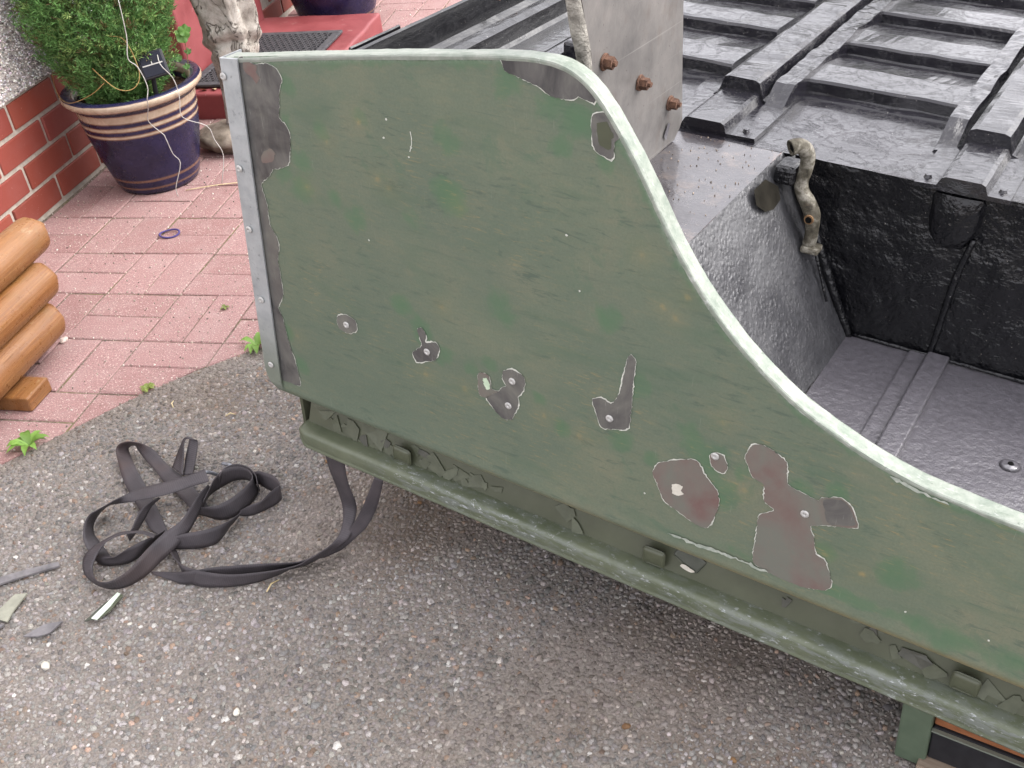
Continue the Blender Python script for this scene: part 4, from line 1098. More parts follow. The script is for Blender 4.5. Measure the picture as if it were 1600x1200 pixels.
wire([(0.05, 0.06, 0.40), (0.10, 0.06, 0.345), (0.135, 0.085, 0.335), (0.15, 0.11, 0.37), (0.13, 0.12, 0.45), (0.10, 0.10, 0.47)], 'thin yellow wire loop over the conifer beside the solar light')
wire([(0.19, 0.30, 0.56), (0.21, 0.29, 0.54), (0.22, 0.28, 0.50)], 'short yellow wire at the upper right side of the conifer')
# pale straw stretched over the paving by the pot
tag(link('straw', tube_mesh('straw', [(0.15, 0.16, 0.004), (0.24, 0.19, 0.006), (0.33, 0.215, 0.004)], 0.0015, 5, sub=3), 'straw'), 'pale straw on the paving right of the striped pot', 'straw')

# ---------------------------------------------------------------- second pot
pot2 = empty('glazed_pot', (0.095, 1.70, 0.0))
tag(pot2, 'dark glazed pot beyond the red doorstep, only its base in view', 'plant pot')
prof2 = [(0.125, 0.0), (0.138, 0.003), (0.146, 0.02), (0.160, 0.06), (0.176, 0.12), (0.188, 0.18), (0.196, 0.24), (0.20, 0.27), (0.215, 0.28), (0.222, 0.29), (0.215, 0.30), (0.195, 0.298), (0.185, 0.28), (0.18, 0.26), (0.02, 0.26)]
link('pot_body', lathe('pot_body', prof2, 72), 'glaze_plain', pot2)
bm = bmesh.new(); bmesh.ops.create_circle(bm, cap_ends=True, radius=.179, segments=40)
for vtx in bm.verts: vtx.co.z = .266
link('soil', bm_mesh('soil', bm), 'soil', pot2)

# ---------------------------------------------------------------- stone statue
st = empty('stone_statue', (0.235, 0.49, 0.0))
tag(st, 'weathered white stone garden statue with draped folds, behind the left end of the green panel', 'statue')
seg, rows = 72, 130
v, f = [], []
zs = np.linspace(0.02, 0.86, rows)
R_ = np.interp(zs, [0.02, .06, .12, .20, .245, .275, .30, .34, .40, .46, .52, .60, .66, .70, .74, .80, .86], [.052, .050, .050, .052, .058, .070, .078, .076, .078, .084, .086, .092, .085, .05, .05, .052, .012])
for k, z in enumerate(zs):
    for i in range(seg):
        a = 2 * math.pi * i / seg
        p = Vector((math.cos(a), math.sin(a), z * 3))
        fold = 0.10 * math.sin(a * 5 + z * 14 + 2.2 * mnoise.noise(p * 1.3)) * (1 if .22 < z < .68 else 0.3)
        lump = 0.22 * mnoise.noise(p * 1.6) + 0.10 * mnoise.noise(p * 4.1) + 0.05 * mnoise.noise(p * 10) + 0.03 * mnoise.noise(p * 24)
        band = 0.11 * math.exp(-((z - .335 - 0.03 * math.cos(a + 1)) / .014) ** 2) - 0.14 * math.exp(-((z - .305 - 0.03 * math.cos(a + 1)) / .010) ** 2)
        rr = R_[k] * (1 + fold + lump + band)
        v.append((rr * math.cos(a) - 0.03 * (1 - z / .3) * (z < .3), rr * math.sin(a) * .85, z))
for k in range(rows - 1):
    for i in range(seg):
        j = (i + 1) % seg
        f.append((k * seg + i, k * seg + j, (k + 1) * seg + j, (k + 1) * seg + i))
f.append(tuple((rows - 1) * seg + i for i in range(seg)))
link('figure', mesh('figure', v, f, True), 'statue_stone', st)
bm = bmesh.new()
bmesh.ops.create_uvsphere(bm, u_segments=40, v_segments=20, radius=1)
for vtx in bm.verts:
    p = vtx.co.copy()
    vtx.co = Vector((p.x * .125 - .055, p.y * .085 - .02, 0.035 + p.z * .04))
    vtx.co += p * .012 * mnoise.noise(p * 2.5) + p * 0.005 * mnoise.noise(p * 9)
    vtx.co.z = max(vtx.co.z, 0.0)
link('base', bm_mesh('base', bm, True), 'statue_base_stone', st)

# dead leaves by the step
def dead_leaf(name, x, y, z, s, label, group='dead leaves on and around the step'):
    v, f = [], []
    for k in range(7):
        t = k / 6
        w = math.sin(math.pi * min(1, t * .96 + .04)) * .32
        c = 0.25 * math.sin(t * 3 + x * 40)
        v += [(t - .5, -w, .18 * abs(w) + c * .3), (t - .5, 0, c * .3), (t - .5, w, .28 * abs(w) + c * .3)]
    for k in range(6):
        f += [(3 * k, 3 * k + 3, 3 * k + 4, 3 * k + 1), (3 * k + 1, 3 * k + 4, 3 * k + 5, 3 * k + 2)]
    o = link(name, mesh(name, [(a * s, b * s, c * s + .003) for a, b, c in v], f, True), 'dead_leaf')
    o.location = (x, y, z); o.rotation_euler = (rng.normal(0, .3), rng.normal(0, .3), rng.uniform(0, 6.28))
    return tag(o, label, 'leaf', group)
for x, y, z, s, lb in [(-0.03, .725, SH, .032, 'curled brown dead leaf on the red doorstep just right of the striped pot'), (0.005, .732, SH, .026, 'small pale dead leaf on the doorstep edge beside the statue'), (0.31, .33, 0, .034, 'curled brown dead leaf on the paving between the pot and the galvanised corner strip'), (0.345, .30, 0, .024, 'smaller crumpled leaf on the paving against the galvanised corner strip'), (0.05, .62, 0, .03, 'brown dead leaf on the paving at the foot of the doorstep')]:
    dead_leaf('dead_leaf', x, y, z, s, lb)

# ---------------------------------------------------------------- log planter
pl = empty('log_planter', (0.19, -1.0, 0.0))
tag(pl, 'planter box of stacked varnished round logs on wooden bearers, at the left edge', 'planter')
def log_mesh(name, x, z, r_, y0, y1):
    seg, n_ = 40, 60
    v, f = [], []
    ys = np.concatenate([np.linspace(y0, y1 - .02, n_), [y1 - .014, y1 - .008, y1 - .004, y1 - .001]])
    for k, y in enumerate(ys):
        e = max(0, (y - (y1 - .014)) / .014)
        rr = r_ * (1 - .16 * e * e)
        for i in range(seg):
            a = 2 * math.pi * i / seg
            q = rr * (1 + .045 * mnoise.noise((math.cos(a) * 1.5 + x * 50, math.sin(a) * 1.5, y * 7 + z * 30)) + .022 * mnoise.noise((math.cos(a) * 5, math.sin(a) * 5, y * 40)))
            yy = y + (e * .011 * mnoise.noise((math.cos(a) * 2, math.sin(a) * 2, z * 60)))
            v.append((x + q * math.cos(a), yy, z + q * math.sin(a)))
    m = len(ys)
    for k in range(m - 1):
        for i in range(seg):
            j = (i + 1) % seg
            f.append((k * seg + j, k * seg + i, (k + 1) * seg + i, (k + 1) * seg + j))
    f.append(tuple((m - 1) * seg + i for i in range(seg)))
    f.append(tuple(i for i in range(seg))[::-1])
    me = mesh(name, v, f, True)
    me.materials.append(MAT['log']); me.materials.append(MAT['log_end'])
    me.polygons[len(f) - 2].material_index = 1
    me.polygons[len(f) - 2].use_smooth = False
    return me
LOGS = [(.192, .246, -.552), (.212, .163, -.604), (.217, .080, -.636)]
for x, z, y1 in LOGS:
    link('log', log_mesh('log', x - .19, z, .044, -.65, y1 + 1.0), None, pl)
box('bearer', (-0.45, 0.125, 0.0), (0.10, 0.205, 0.034), 'log', pl, 0.004)
box('bearer', (-0.45, -0.40, 0.0), (0.08, -0.32, 0.034), 'log', pl, 0.004)
box('end_plank', (-0.42, 0.385, 0.185), (-0.035, 0.410, 0.268), 'grey_plank', pl, 0.003)
box('end_plank', (-0.42, 0.385, 0.10), (-0.035, 0.410, 0.182), 'grey_plank', pl, 0.003)
box('end_plank', (-0.42, 0.385, 0.036), (-0.035, 0.410, 0.097), 'grey_plank', pl, 0.003)
box('back_plank', (-0.42, -0.65, 0.036), (-0.395, 0.384, 0.268), 'grey_plank', pl, 0.003)
box('planter_soil', (-0.394, -0.65, 0.036), (-0.04, 0.384, 0.20), 'soil', pl)

# ---------------------------------------------------------------- small things on the ground
ringm = bpy.data.meshes.new('hair_tie')
bm = bmesh.new()
RV = []
for i in range(40):
    a = 2 * math.pi * i / 40
    c = Vector((.027 * math.cos(a), .023 * math.sin(a), .003 + .0012 * math.sin(a * 2)))
    RV.append([bm.verts.new(c + Vector((math.cos(a) * math.cos(b), math.sin(a) * math.cos(b), math.sin(b))) * .0026) for b in [k * math.pi / 4 for k in range(8)]])
for i in range(40):
    for k in range(8):
        bm.faces.new((RV[i][k], RV[(i + 1) % 40][k], RV[(i + 1) % 40][(k + 1) % 8], RV[i][(k + 1) % 8]))
o = link('hair_tie', bm_mesh('hair_tie', bm, True), 'purple_elastic')
o.location = (0.226, -0.10, 0.001)
tag(o, 'small purple elastic ring lying on the pink paving', 'hair tie')

def weed(x, y, s, nlv, label, seed, up=.35, col=(0.17, 0.30, 0.06)):
    r2 = np.random.default_rng(seed)
    root = empty('weed', (x, y, 0))
    tag(root, label, 'weed', 'weeds along the edge of the paving')
    for k in range(nlv):
        a = 2 * math.pi * k / nlv + r2.normal(0, .3); L = s * r2.uniform(.6, 1.1); w = L * r2.uniform(.16, .26)
        v, f = [], []
        for q in range(8):
            t = q / 7
            ww = w * math.sin(math.pi * (t * .93 + .05)) * (1 + .25 * math.sin(t * 22))
            h = up * L * math.sin(t * 2.6) * r2.uniform(.9, 1.1) + .002
            for sgn in (-1, 0, 1):
                v.append((t * L * math.cos(a) - sgn * ww * math.sin(a), t * L * math.sin(a) + sgn * ww * math.cos(a), h + abs(sgn) * ww * .35))
        for q in range(7):
            f += [(3 * q, 3 * q + 3, 3 * q + 4, 3 * q + 1), (3 * q + 1, 3 * q + 4, 3 * q + 5, 3 * q + 2)]
        me = mesh('leaf', v, f, True)
        c = np.array(col) * r2.uniform(.75, 1.25)
        set_col(me, 'col', np.tile([*c, 1], (len(v), 1)))
        link('leaf', me, 'leaf', root)
weed(0.352, -0.985, 0.045, 9, 'small green dandelion weed on the paving edge at the far left', 3)
weed(0.690, -0.612, 0.042, 8, 'green weed at the paving edge behind the galvanised corner strip', 5)
weed(0.508, -0.782, 0.018, 14, 'flat tuft of yellowish moss weed on the paving edge above the strap', 9, .3, (0.22, 0.27, 0.07))
weed(0.545, -0.46, 0.014, 12, 'tiny tuft of moss in a paving joint left of the green panel', 11, .3, (0.20, 0.24, 0.07))

def stone(name, x, y, s, mat, label, cat, seed):
    r2 = np.random.default_rng(seed)
    bm = bmesh.new(); bmesh.ops.create_icosphere(bm, subdivisions=2, radius=1)
    for vtx in bm.verts:
        p = vtx.co.copy()
        vtx.co = Vector((p.x * s, p.y * s * .75, p.z * s * .6)) * (1 + .3 * mnoise.noise(p * 1.4 + Vector((seed, 0, 0))))
    o = link(name, bm_mesh(name, bm, False), mat)
    o.location = (x, y, s * .5); o.rotation_euler = (0, 0, r2.uniform(0, 6))
    return tag(o, label, cat)
stone('pebble', 0.212, -0.615, .011, 'pebble_pink', 'pinkish white pebble on the paving beside the log planter', 'pebble', 2)
stone('pebble', 0.700, -1.50, .009, 'cream_filler', 'white pebble on the driveway below the pale green flake', 'pebble', 4)
stone('pebble', 1.04, -1.545, .007, 'cream_filler', 'small white stone low in the middle left of the driveway', 'pebble', 14)

def flake(name, poly, z, mat, label, cat, curl=0.0, th=0.0016):
    cx = sum(p[0] for p in poly) / len(poly); cy = sum(p[1] for p in poly) / len(poly)
    me = prism(name, [(x - cx, y - cy) for x, y in poly], 0, th)
    o = link(name, me, mat); o.location = (cx, cy, z)
    o.rotation_euler = (curl, curl * .6, 0)
    return tag(o, label, cat)
flake('slate_flake', [(0.50, -1.345), (0.545, -1.318), (0.60, -1.29), (0.607, -1.298), (0.55, -1.332), (0.505, -1.362)], .006, 'slate', 'long dark slate sliver at the far left of the driveway', 'slate', .06, .004)
flake('slate_flake', [(0.552, -1.42), (0.566, -1.37), (0.586, -1.365), (0.583, -1.40), (0.585, -1.425)], .006, 'slate_green', 'pale green grey slate piece at the left edge of the driveway', 'slate', .05, .003)
flake('slate_flake', [(0.632, -1.452), (0.655, -1.425), (0.682, -1.415), (0.672, -1.44), (0.656, -1.449)], .006, 'slate', 'flat grey slate chip below the pale slate piece', 'slate', .08, .003)
flake('slate_flake', [(0.535, -1.445), (0.56, -1.432), (0.585, -1.432), (0.578, -1.442), (0.556, -1.452)], .005, 'slate', 'small dark slate chip at the left border of the photo', 'slate', .05, .003)
pf = empty('paint_flake', (0.737, -1.378, 0.006))
pf.scale = (.78, .78, 1)
tag(pf, 'pale mint green paint flake with dark edge on the driveway below the strap', 'paint flake')
link('mint_face', prism('mint_face', [(-.010, -.036), (0.004, -.038), (.014, .0), (.018, .036), (.010, .038), (.0, .0)], .004, .0055), 'mint_flake', pf)
link('dark_face', prism('dark_face', [(-.024, -.042), (-.010, -.0365), (-.0005, .0), (.0095, .037), (-.008, .004)], .001, .0025), 'dark_flake', pf)
link('olive_face', prism('olive_face', [(.0045, -.037), (.018, -.012), (.026, .034), (.0185, .0365), (.0145, .0)], .002, .0035), 'flake_1', pf)
for x, y, a, L, lb in [(0.995, -1.315, 1.2, .03, 'pale straw blade lying under the run of the strap'), (0.725, -0.865, .3, .02, 'bit of straw above the strap loops'), (0.60, -.845, 2.0, .024, 'bit of straw near the mossy paving edge')]:
    o = link('straw', tube_mesh('straw', [(0, 0, .005), (L * .5, .003, .008), (L, 0, .005)], [.0012, .0015, .0008], 5), 'straw')
    o.location = (x, y, 0); o.rotation_euler = (0, 0, a)
    tag(o, lb, 'straw')
for x, y, s, lb in [(0.985, -.985, .006, 'orange brown crumb right of the strap ring'), (1.19, -1.08, .005, 'reddish crumb near the hanging strap'), (1.60, -1.50, .006, 'reddish stone under the capping rail'), (1.745, -1.535, .005, 'small red stone at the right of the driveway')]:
    stone('brick_crumb', x, y, s, 'rust_stain', lb, 'crumb', int(x * 100))

# ---------------------------------------------------------------- webbing strap
def ribbon(sections, sub=6, th=0.0014):
    A = np.array([s[:3] for s in sections]); B = np.array([s[3:] for s in sections])
    def cr(Q):
        out = []
        for i in range(len(Q) - 1):
            p0, p1, p2, p3 = Q[max(i - 1, 0)], Q[i], Q[i + 1], Q[min(i + 2, len(Q) - 1)]
            for s in range(sub):
                t = s / sub
                out.append(.5 * (2 * p1 + (p2 - p0) * t + (2 * p0 - 5 * p1 + 4 * p2 - p3) * t * t + (3 * p1 - p0 - 3 * p2 + p3) * t ** 3))
        out.append(Q[-1]); return np.array(out)
    A, B = cr(A), cr(B)
    A[:, 2] = np.maximum(A[:, 2], .005); B[:, 2] = np.maximum(B[:, 2], .005)
    return A, B
strap = empty('webbing_strap', (0.85, -1.15, 0.0))
tag(strap, 'black webbing strap tangled in loops on the driveway, its end hanging from the green body', 'strap')
for nm, secs in STRAP.items():
    A, B = ribbon(secs)
    n_ = len(A)
    T = np.gradient((A + B) / 2, axis=0); Wd = B - A
    N = np.cross(T, Wd); N /= np.linalg.norm(N, axis=1, keepdims=True) + 1e-9
    org = np.array([0.85, -1.15, 0.0])
    k5 = np.linspace(0, 1, 5)
    F = [A * (1 - k) + B * k + N * .0007 - org for k in k5]; Bk = [A * (1 - k) + B * k - N * .0007 - org for k in k5[::-1]]
    prof_ = np.stack(F + Bk, 1)            # n,10,3
    v = prof_.reshape(-1, 3)
    f = []
    for i in range(n_ - 1):
        for k in range(10):
            j = (k + 1) % 10
            f.append((i * 10 + k, i * 10 + j, (i + 1) * 10 + j, (i + 1) * 10 + k))
    f.append(tuple(range(10))[::-1]); f.append(tuple((n_ - 1) * 10 + k for k in range(10)))
    me = mesh('webbing', v, f)
    uvl = me.uv_layers.new(name='UVMap')
    al = np.concatenate([[0], np.cumsum(np.linalg.norm(np.diff((A + B) / 2, axis=0), axis=1))])
    uvs = np.zeros((len(me.loops), 2), np.float32)
    vi = np.zeros(len(me.loops), np.int32); me.loops.foreach_get('vertex_index', vi)
    uvs[:, 0] = al[vi // 10]
    uvs[:, 1] = (vi % 10) / 10
    uvl.data.foreach_set('uv', uvs.ravel())
    me.polygons.foreach_set('use_smooth', [True] * len(me.polygons))
    link('webbing', me, 'webbing', strap)
hk = [tuple(np.array(p) - np.array([0.85, -1.15, 0])) for p in HOOK]
link('wire_hook', tube_mesh('wire_hook', hk, .0034, 8, sub=5), 'hook_steel', strap)

# ================================================================ upturned vehicle body tub
ex, ey, ez = [Vector(a) for a in TUB_AX]
TM = Matrix(((ex.x, ey.x, ez.x, TUB_O[0]), (ex.y, ey.y, ez.y, TUB_O[1]), (ex.z, ey.z, ez.z, TUB_O[2]), (0, 0, 0, 1)))
tub = empty('vehicle_body', mat4=TM)
tag(tub, 'upturned olive green vehicle rear body with black painted underside, propped above the driveway', 'vehicle body')

EX = np.array([p[0] for p in EDGE]); EZ = np.array([p[1] for p in EDGE])
# smooth the traced wheel-arch edge and carry it on past the frame
EX = np.concatenate([[-0.05], EX, [1.12, 1.25, 1.40, 1.55]])
EZ = np.concatenate([[EZ[0] - .008], EZ, [.304, .306, .33, .40]])
def catmull(xs, ys, x):
    m = np.gradient(ys, xs)
    i = np.clip(np.searchsorted(xs, x) - 1, 0, len(xs) - 2)
    h = xs[i + 1] - xs[i]; t = (x - xs[i]) / h
    return (2 * t**3 - 3 * t**2 + 1) * ys[i] + (t**3 - 2 * t**2 + t) * h * m[i] + (-2 * t**3 + 3 * t**2) * ys[i + 1] + (t**3 - t**2) * h * m[i + 1]
xa = np.arange(-0.05, 1.55, .001)
za = catmull(EX, EZ, xa)
for _ in range(3):
    za = np.convolve(np.pad(za, 8, mode='edge'), np.ones(17) / 17, 'valid')
def ztop(x): return np.interp(x, xa, za)
def xleft(z): return np.interp(z, [.0862, .0885, .092, .098, .106, .118, .135, .62], [-.008, -.018, -.027, -.0345, -.040, -.0440, -.0460, -.020])

# ---- side panel: dense sheet with a rolled lower edge
U = np.concatenate([np.arange(0, .46, .0030), np.arange(.46, .74, .0024), np.arange(.74, 1.56, .0034)])
prof_y = [(.040, .0850)] + [(.018 - .0195 * math.cos(math.radians(t)), .1030 - .0195 * math.sin(math.radians(t))) for t in (88, 76, 64, 53, 43, 34, 25, 16, 8, 0)]
NVv = 185
nv = len(prof_y) + NVv
X = np.zeros((len(U), nv)); Y = np.zeros_like(X); Z = np.zeros_like(X)
for i, u in enumerate(U):
    zt = float(ztop(u)) if u > .02 else float(ztop(max(u - .02, -.04)))
    zz = np.linspace(.1030, zt, NVv + 1)[1:]
    col = prof_y + [(-.0015 * max(0., 1 - (z - .103) / .045) ** 2, z) for z in zz]
    for k, (y, z) in enumerate(col):
        xl = float(xleft(z)) * max(0.0, 1 - u / .30)
        X[i, k], Y[i, k], Z[i, k] = u + xl, y, z
# slow waviness of the old sheet
for i in range(len(U)):
    for k in range(0, nv):
        if k % 1 == 0 and Y[i, k] < .002:
            Y[i, k] += 0.00035 * mnoise.noise((X[i, k] * 5, Z[i, k] * 5, 1.0)) + 0.00012 * mnoise.noise((X[i, k] * 14, Z[i, k] * 14, 3.0))
V_ = np.stack([X, Y, Z], -1).reshape(-1, 3)
ii, kk = np.meshgrid(np.arange(len(U) - 1), np.arange(nv - 1), indexing='ij')
a0 = (ii * nv + kk).ravel()
Fq = np.stack([a0, a0 + nv, a0 + nv + 1, a0 + 1], 1)
me = bpy.data.meshes.new('side_panel')
me.vertices.add(len(V_)); me.vertices.foreach_set('co', V_.astype(np.float32).ravel())
me.loops.add(Fq.size); me.loops.foreach_set('vertex_index', Fq.astype(np.int32).ravel())
me.polygons.add(len(Fq)); me.polygons.foreach_set('loop_start', (np.arange(len(Fq)) * 4).astype(np.int32))
me.update(calc_edges=True)
me.polygons.foreach_set('use_smooth', [True] * len(me.polygons))
wx, wz = V_[:, 0], V_[:, 2]
halo = np.zeros(len(V_)); och = np.zeros(len(V_))
for hx, hz, hr in HALO:
    halo = np.maximum(halo, .85 * np.exp(-((wx - hx) ** 2 + (wz - hz) ** 2) / (hr * .62) ** 2))
dtop = ztop(wx) - wz
slope = np.interp(wx, xa, np.abs(np.gradient(za, xa)))
dn = dtop / np.sqrt(1 + slope ** 2)                      # distance from the upper edge
halo = np.maximum(halo, .8 * np.exp(-(dn / .016) ** 2))
halo = np.maximum(halo, .75 * np.exp(-((wz - .128) / .016) ** 2) * np.clip((wx - .55) / .3, 0, 1))
for ox, oz in OCHRE:
    och = np.maximum(och, (.35 + .4 * (abs(math.sin(ox * 91)) ** 2)) * np.exp(-((wx - ox) ** 2 + (wz - oz) ** 2) / .0042 ** 2))
    och = np.maximum(och, .12 * np.exp(-((wx - ox) ** 2 + (wz - oz) ** 2) / .018 ** 2))
och = np.maximum(och, np.exp(-(np.maximum(wz - .0865, 0) / np.clip(.004 + wx * .0065, .004, .011)) ** 2) * np.clip(.35 + wx * .6, .3, .95) * (V_[:, 1] < .03))
pale = np.exp(-(dn / .005) ** 2) * .9
set_col(me, 'wear', np.stack([halo, och, pale, np.ones(len(V_))], 1))
panel = link('side_panel', me, 'olive', tub)

# ---- rubbed patches: feather edge and bare spot, each a thin sheet on the panel
def rag(poly, amp, seed, step=.0035):
    out = []
    r2 = np.random.default_rng(seed)
    n_ = len(poly)
    P4 = np.array(poly)
    for i in range(n_):
        p0, p1, p2, p3 = P4[i - 1], P4[i], P4[(i + 1) % n_], P4[(i + 2) % n_]
        L = np.linalg.norm(p2 - p1); m = max(1, int(L / step))
        for s in range(m):
            t = s / m
            q = .5 * (2 * p1 + (p2 - p0) * t + (2 * p0 - 5 * p1 + 4 * p2 - p3) * t * t + (3 * p1 - p0 - 3 * p2 + p3) * t ** 3)
            q = p1 + (p2 - p1) * t * 1.0 if L < .006 else q * .6 + (p1 + (p2 - p1) * t) * .4
            out.append((q[0] + r2.normal(0, amp), q[1] + r2.normal(0, amp)))
    return out
def sheet(name, poly, y, mat, parent):
    bm = bmesh.new()
    vs_ = [bm.verts.new((x, y, z)) for x, z in poly]
    es = [bm.edges.new((vs_[i], vs_[(i + 1) % len(vs_)])) for i in range(len(vs_))]
    bmesh.ops.triangle_fill(bm, use_beauty=True, edges=es)
    bmesh.ops.recalc_face_normals(bm, faces=bm.faces[:])
    if bm.faces and sum(fc.normal.y for fc in bm.faces) > 0:
        bmesh.ops.reverse_faces(bm, faces=bm.faces[:])
    me = bpy.data.meshes.new(name); bm.to_mesh(me); bm.free()
    return link(name, me, mat, parent)
pm = {'strip': 'bare_metal', 'crown': 'bare_metal', 'pear': 'bare_metal', 'nick': 'bare_metal', 'hook': 'bare_metal', 'claw': 'bare_metal', 'pan': 'bare_metal', 'claw_primer': 'brown_primer', 'shield': 'brown_primer', 'drop': 'brown_primer', 'figure': 'brown_primer'}
plab = {'strip': 'long ragged grey bare strip beside the galvanised corner', 'crown': 'grey bare patch under the rounded top corner', 'shield': 'brown shield shaped bare patch', 'figure': 'large brown grey bare patch near the fold'}
for q, (k, mt) in enumerate(pm.items()):
    base = PATCH[k]
    e = {'strip': .0012, 'nick': .002, 'hook': .003, 'drop': .0018, 'claw_primer': .001}.get(k, .0022)
    fine = rag(base, .0004, 40 + q, .0026)
    outer = inset(fine, -.0001)
    outer = [(p[0] + (o_[0] - p[0]) * 10000 * e * max(.04, .30 + 1.1 * mnoise.noise((p[0] * 45, p[1] * 45, q))) + rng.normal(0, .0003), p[1] + (o_[1] - p[1]) * 10000 * e * max(.04, .30 + 1.1 * mnoise.noise((p[0] * 45, p[1] * 45, q))) + rng.normal(0, .0003)) for p, o_ in zip(fine, outer)]
    sheet('feather_edge', outer, -.0007, 'feather_edge', panel)
    o = sheet('bare_patch', fine, -.0010, mt, panel)
    if k in plab: o['label'] = plab[k]
sheet('bare_patch', rag(PATCH['arm'], .0004, 90), -.0013, 'bare_metal', panel)
for k in ('blush_a', 'blush_b'):
    sheet('primer_spot', rag(PATCH[k], .0006, 95), -.0013, 'brown_primer', panel)
sheet('filler_spot', rag(PATCH['white_spot'], .0006, 91, .002), -.0013, 'cream_filler', panel)
sheet('primer_spot', rag(PATCH['mint_spot'], .0004, 92, .002), -.0013, 'mint_primer', panel)
sheet('edge_scrape', rag(inset(PATCH['fold_scrape'], .0016), .0012, 93), -.0026, 'scrape_edge', panel)
sheet('edge_scrape', rag(inset(PATCH['rim_scrape'], .0016), .0012, 94), -.0010, 'scrape_edge', panel)
gi = [(p[0] * .62 + q_[0] * .38, p[1] * .62 + q_[1] * .38) for p, q_ in zip(PATCH['pear'], [(sum(a[0] for a in PATCH['pear']) / len(PATCH['pear']), sum(a[1] for a in PATCH['pear']) / len(PATCH['pear']))] * 40)]
sheet('primer_spot', rag(gi, .0006, 96), -.0013, 'olive_gloss_shaded', panel)
for q, (dx, dz) in enumerate(DOTS):
    sheet('paint_chip', [(dx + rng.uniform(.0008, .0022) * math.cos(a), dz + rng.uniform(.0008, .0022) * math.sin(a)) for a in np.linspace(0, 5.4, 6)], -.0009, 'feather_edge', panel)
sc_ = [(0.277 + .002, .535)]
# curved scratch in the upper middle
arc = [tuple(p) for p in [(0, .02), (.0012, .012), (.0005, .004), (-.003, -.006)]]
sx0, sz0 = DOTS[6]
sheet('scratch', [(sx0 + x, sz0 + z) for x, z in arc] + [(sx0 + x + .0012, sz0 + z) for x, z in arc[::-1]], -.0009, 'feather_edge', panel)

def rivet_mesh(r_, h):
    pr = [(r_, 0), (r_, h * .35), (r_ * .86, h * .8), (r_ * .6, h), (r_ * .34, h), (r_ * .30, h * .25), (r_ * .05, h * .2)]
    m_ = lathe('rivet', pr, 16)
    m_.transform(Matrix.Rotation(math.radians(90), 4, 'X'))
    return m_
rv_me = rivet_mesh(.0052, .0016)
for x, z in RIVET:
    o = link('rivet', rv_me, 'rivet_alloy', panel)
    o.location = (x, -.0012, z)

# ---- wheel-arch flange: the sheet turned inward along the upper edge
FXs = np.concatenate([np.arange(-.012, .46, .006), np.arange(.46, .74, .003), np.arange(.74, 1.55, .006)])
FZs = ztop(np.where(FXs > .02, FXs, FXs))
tx = np.gradient(FXs); tz = np.gradient(FZs); L_ = np.hypot(tx, tz); nxn, nzn = -tz / L_, tx / L_
sec = [(-.0012, -.004), (-.0020, -.0008), (-.0016, .0012), (-.0002, .0021), (.003, .0025), (.010, .0020), (.0190, .0026), (.0210, .0020), (.0214, .0006), (.0214, -.008)]
v = []; wr = []
for i in range(len(FXs)):
    for k, (yy, off) in enumerate(sec):
        j = .0006 * mnoise.noise((FXs[i] * 90, FZs[i] * 90, k * 3.1)) + .0010 * mnoise.noise((FXs[i] * 14, FZs[i] * 14, k))
        wdt = 1.0 - .15 * math.exp(-((FXs[i] - .3) / .25) ** 2)
        v.append((FXs[i] + nxn[i] * (off + j), yy * wdt if yy > 0 else yy, FZs[i] + nzn[i] * (off + j)))
        wr.append((np.clip(1 - FXs[i] / .5, 0, 1), 0, 0, 1))
ns = len(sec)
f = [(i * ns + k, (i + 1) * ns + k, (i + 1) * ns + k + 1, i * ns + k + 1) for i in range(len(FXs) - 1) for k in range(ns - 1)]
me = mesh('arch_flange', v, f, False)
set_col(me, 'wear', wr)
fl = link('arch_flange', me, 'flange', tub)
fl['label'] = 'pale rubbed flange along the top and wheel arch'

# ---- galvanised corner angle on the rear edge
def angle_pts(z): return float(np.interp(z, [.08, .12, .62], [-.0465, -.0465, -.020]))
v = []
zz = [.0905, .0925, .096, .101, .108, .117, .128, .142, .2, .3, .4, .5, .6, .6205]
for z in zz:
    xl = angle_pts(z)
    q_ = max(0., min(1., (.142 - z) / .0515)); tuck = .030 * (1 - math.sqrt(max(0, 1 - q_ * q_))); yb = -.0052 + .016 * (1 - math.sqrt(max(0, 1 - max(0, (.112 - z) / .0216) ** 2)))
    for (dx, y) in [(.0310, yb + .003), (.0315, yb), (.0290, yb - .001), (.012, yb - .0012), (.0015, yb - .001), (-.001, yb + .0015), (-.001, .034), (.0012, .034), (.0012, yb + .004)]:
        zt = z + (.0035 * dx / .03 if z > .6 else 0)
        v.append((xl + (max(dx, tuck + .002) if dx > .005 else dx + tuck), max(y, yb), zt))
m_ = 9
f = [(i * m_ + k, i * m_ + (k + 1) % m_, (i + 1) * m_ + (k + 1) % m_, (i + 1) * m_ + k) for i in range(len(zz) - 1) for k in range(m_)]
f += [tuple(range(m_)), tuple((len(zz) - 1) * m_ + k for k in range(m_))[::-1]]
bm = bmesh.new(); tmpm = mesh('a', v, f); bm.from_mesh(tmpm)
ang = link('corner_angle', bm_mesh('corner_angle', bm), 'galvanised', tub)
rv2 = rivet_mesh(.0052, .0022)
for x, z in ANGRIV:
    o = link('rivet', rv2, 'rivet_alloy', ang)
    o.location = (x, -.0064, z)

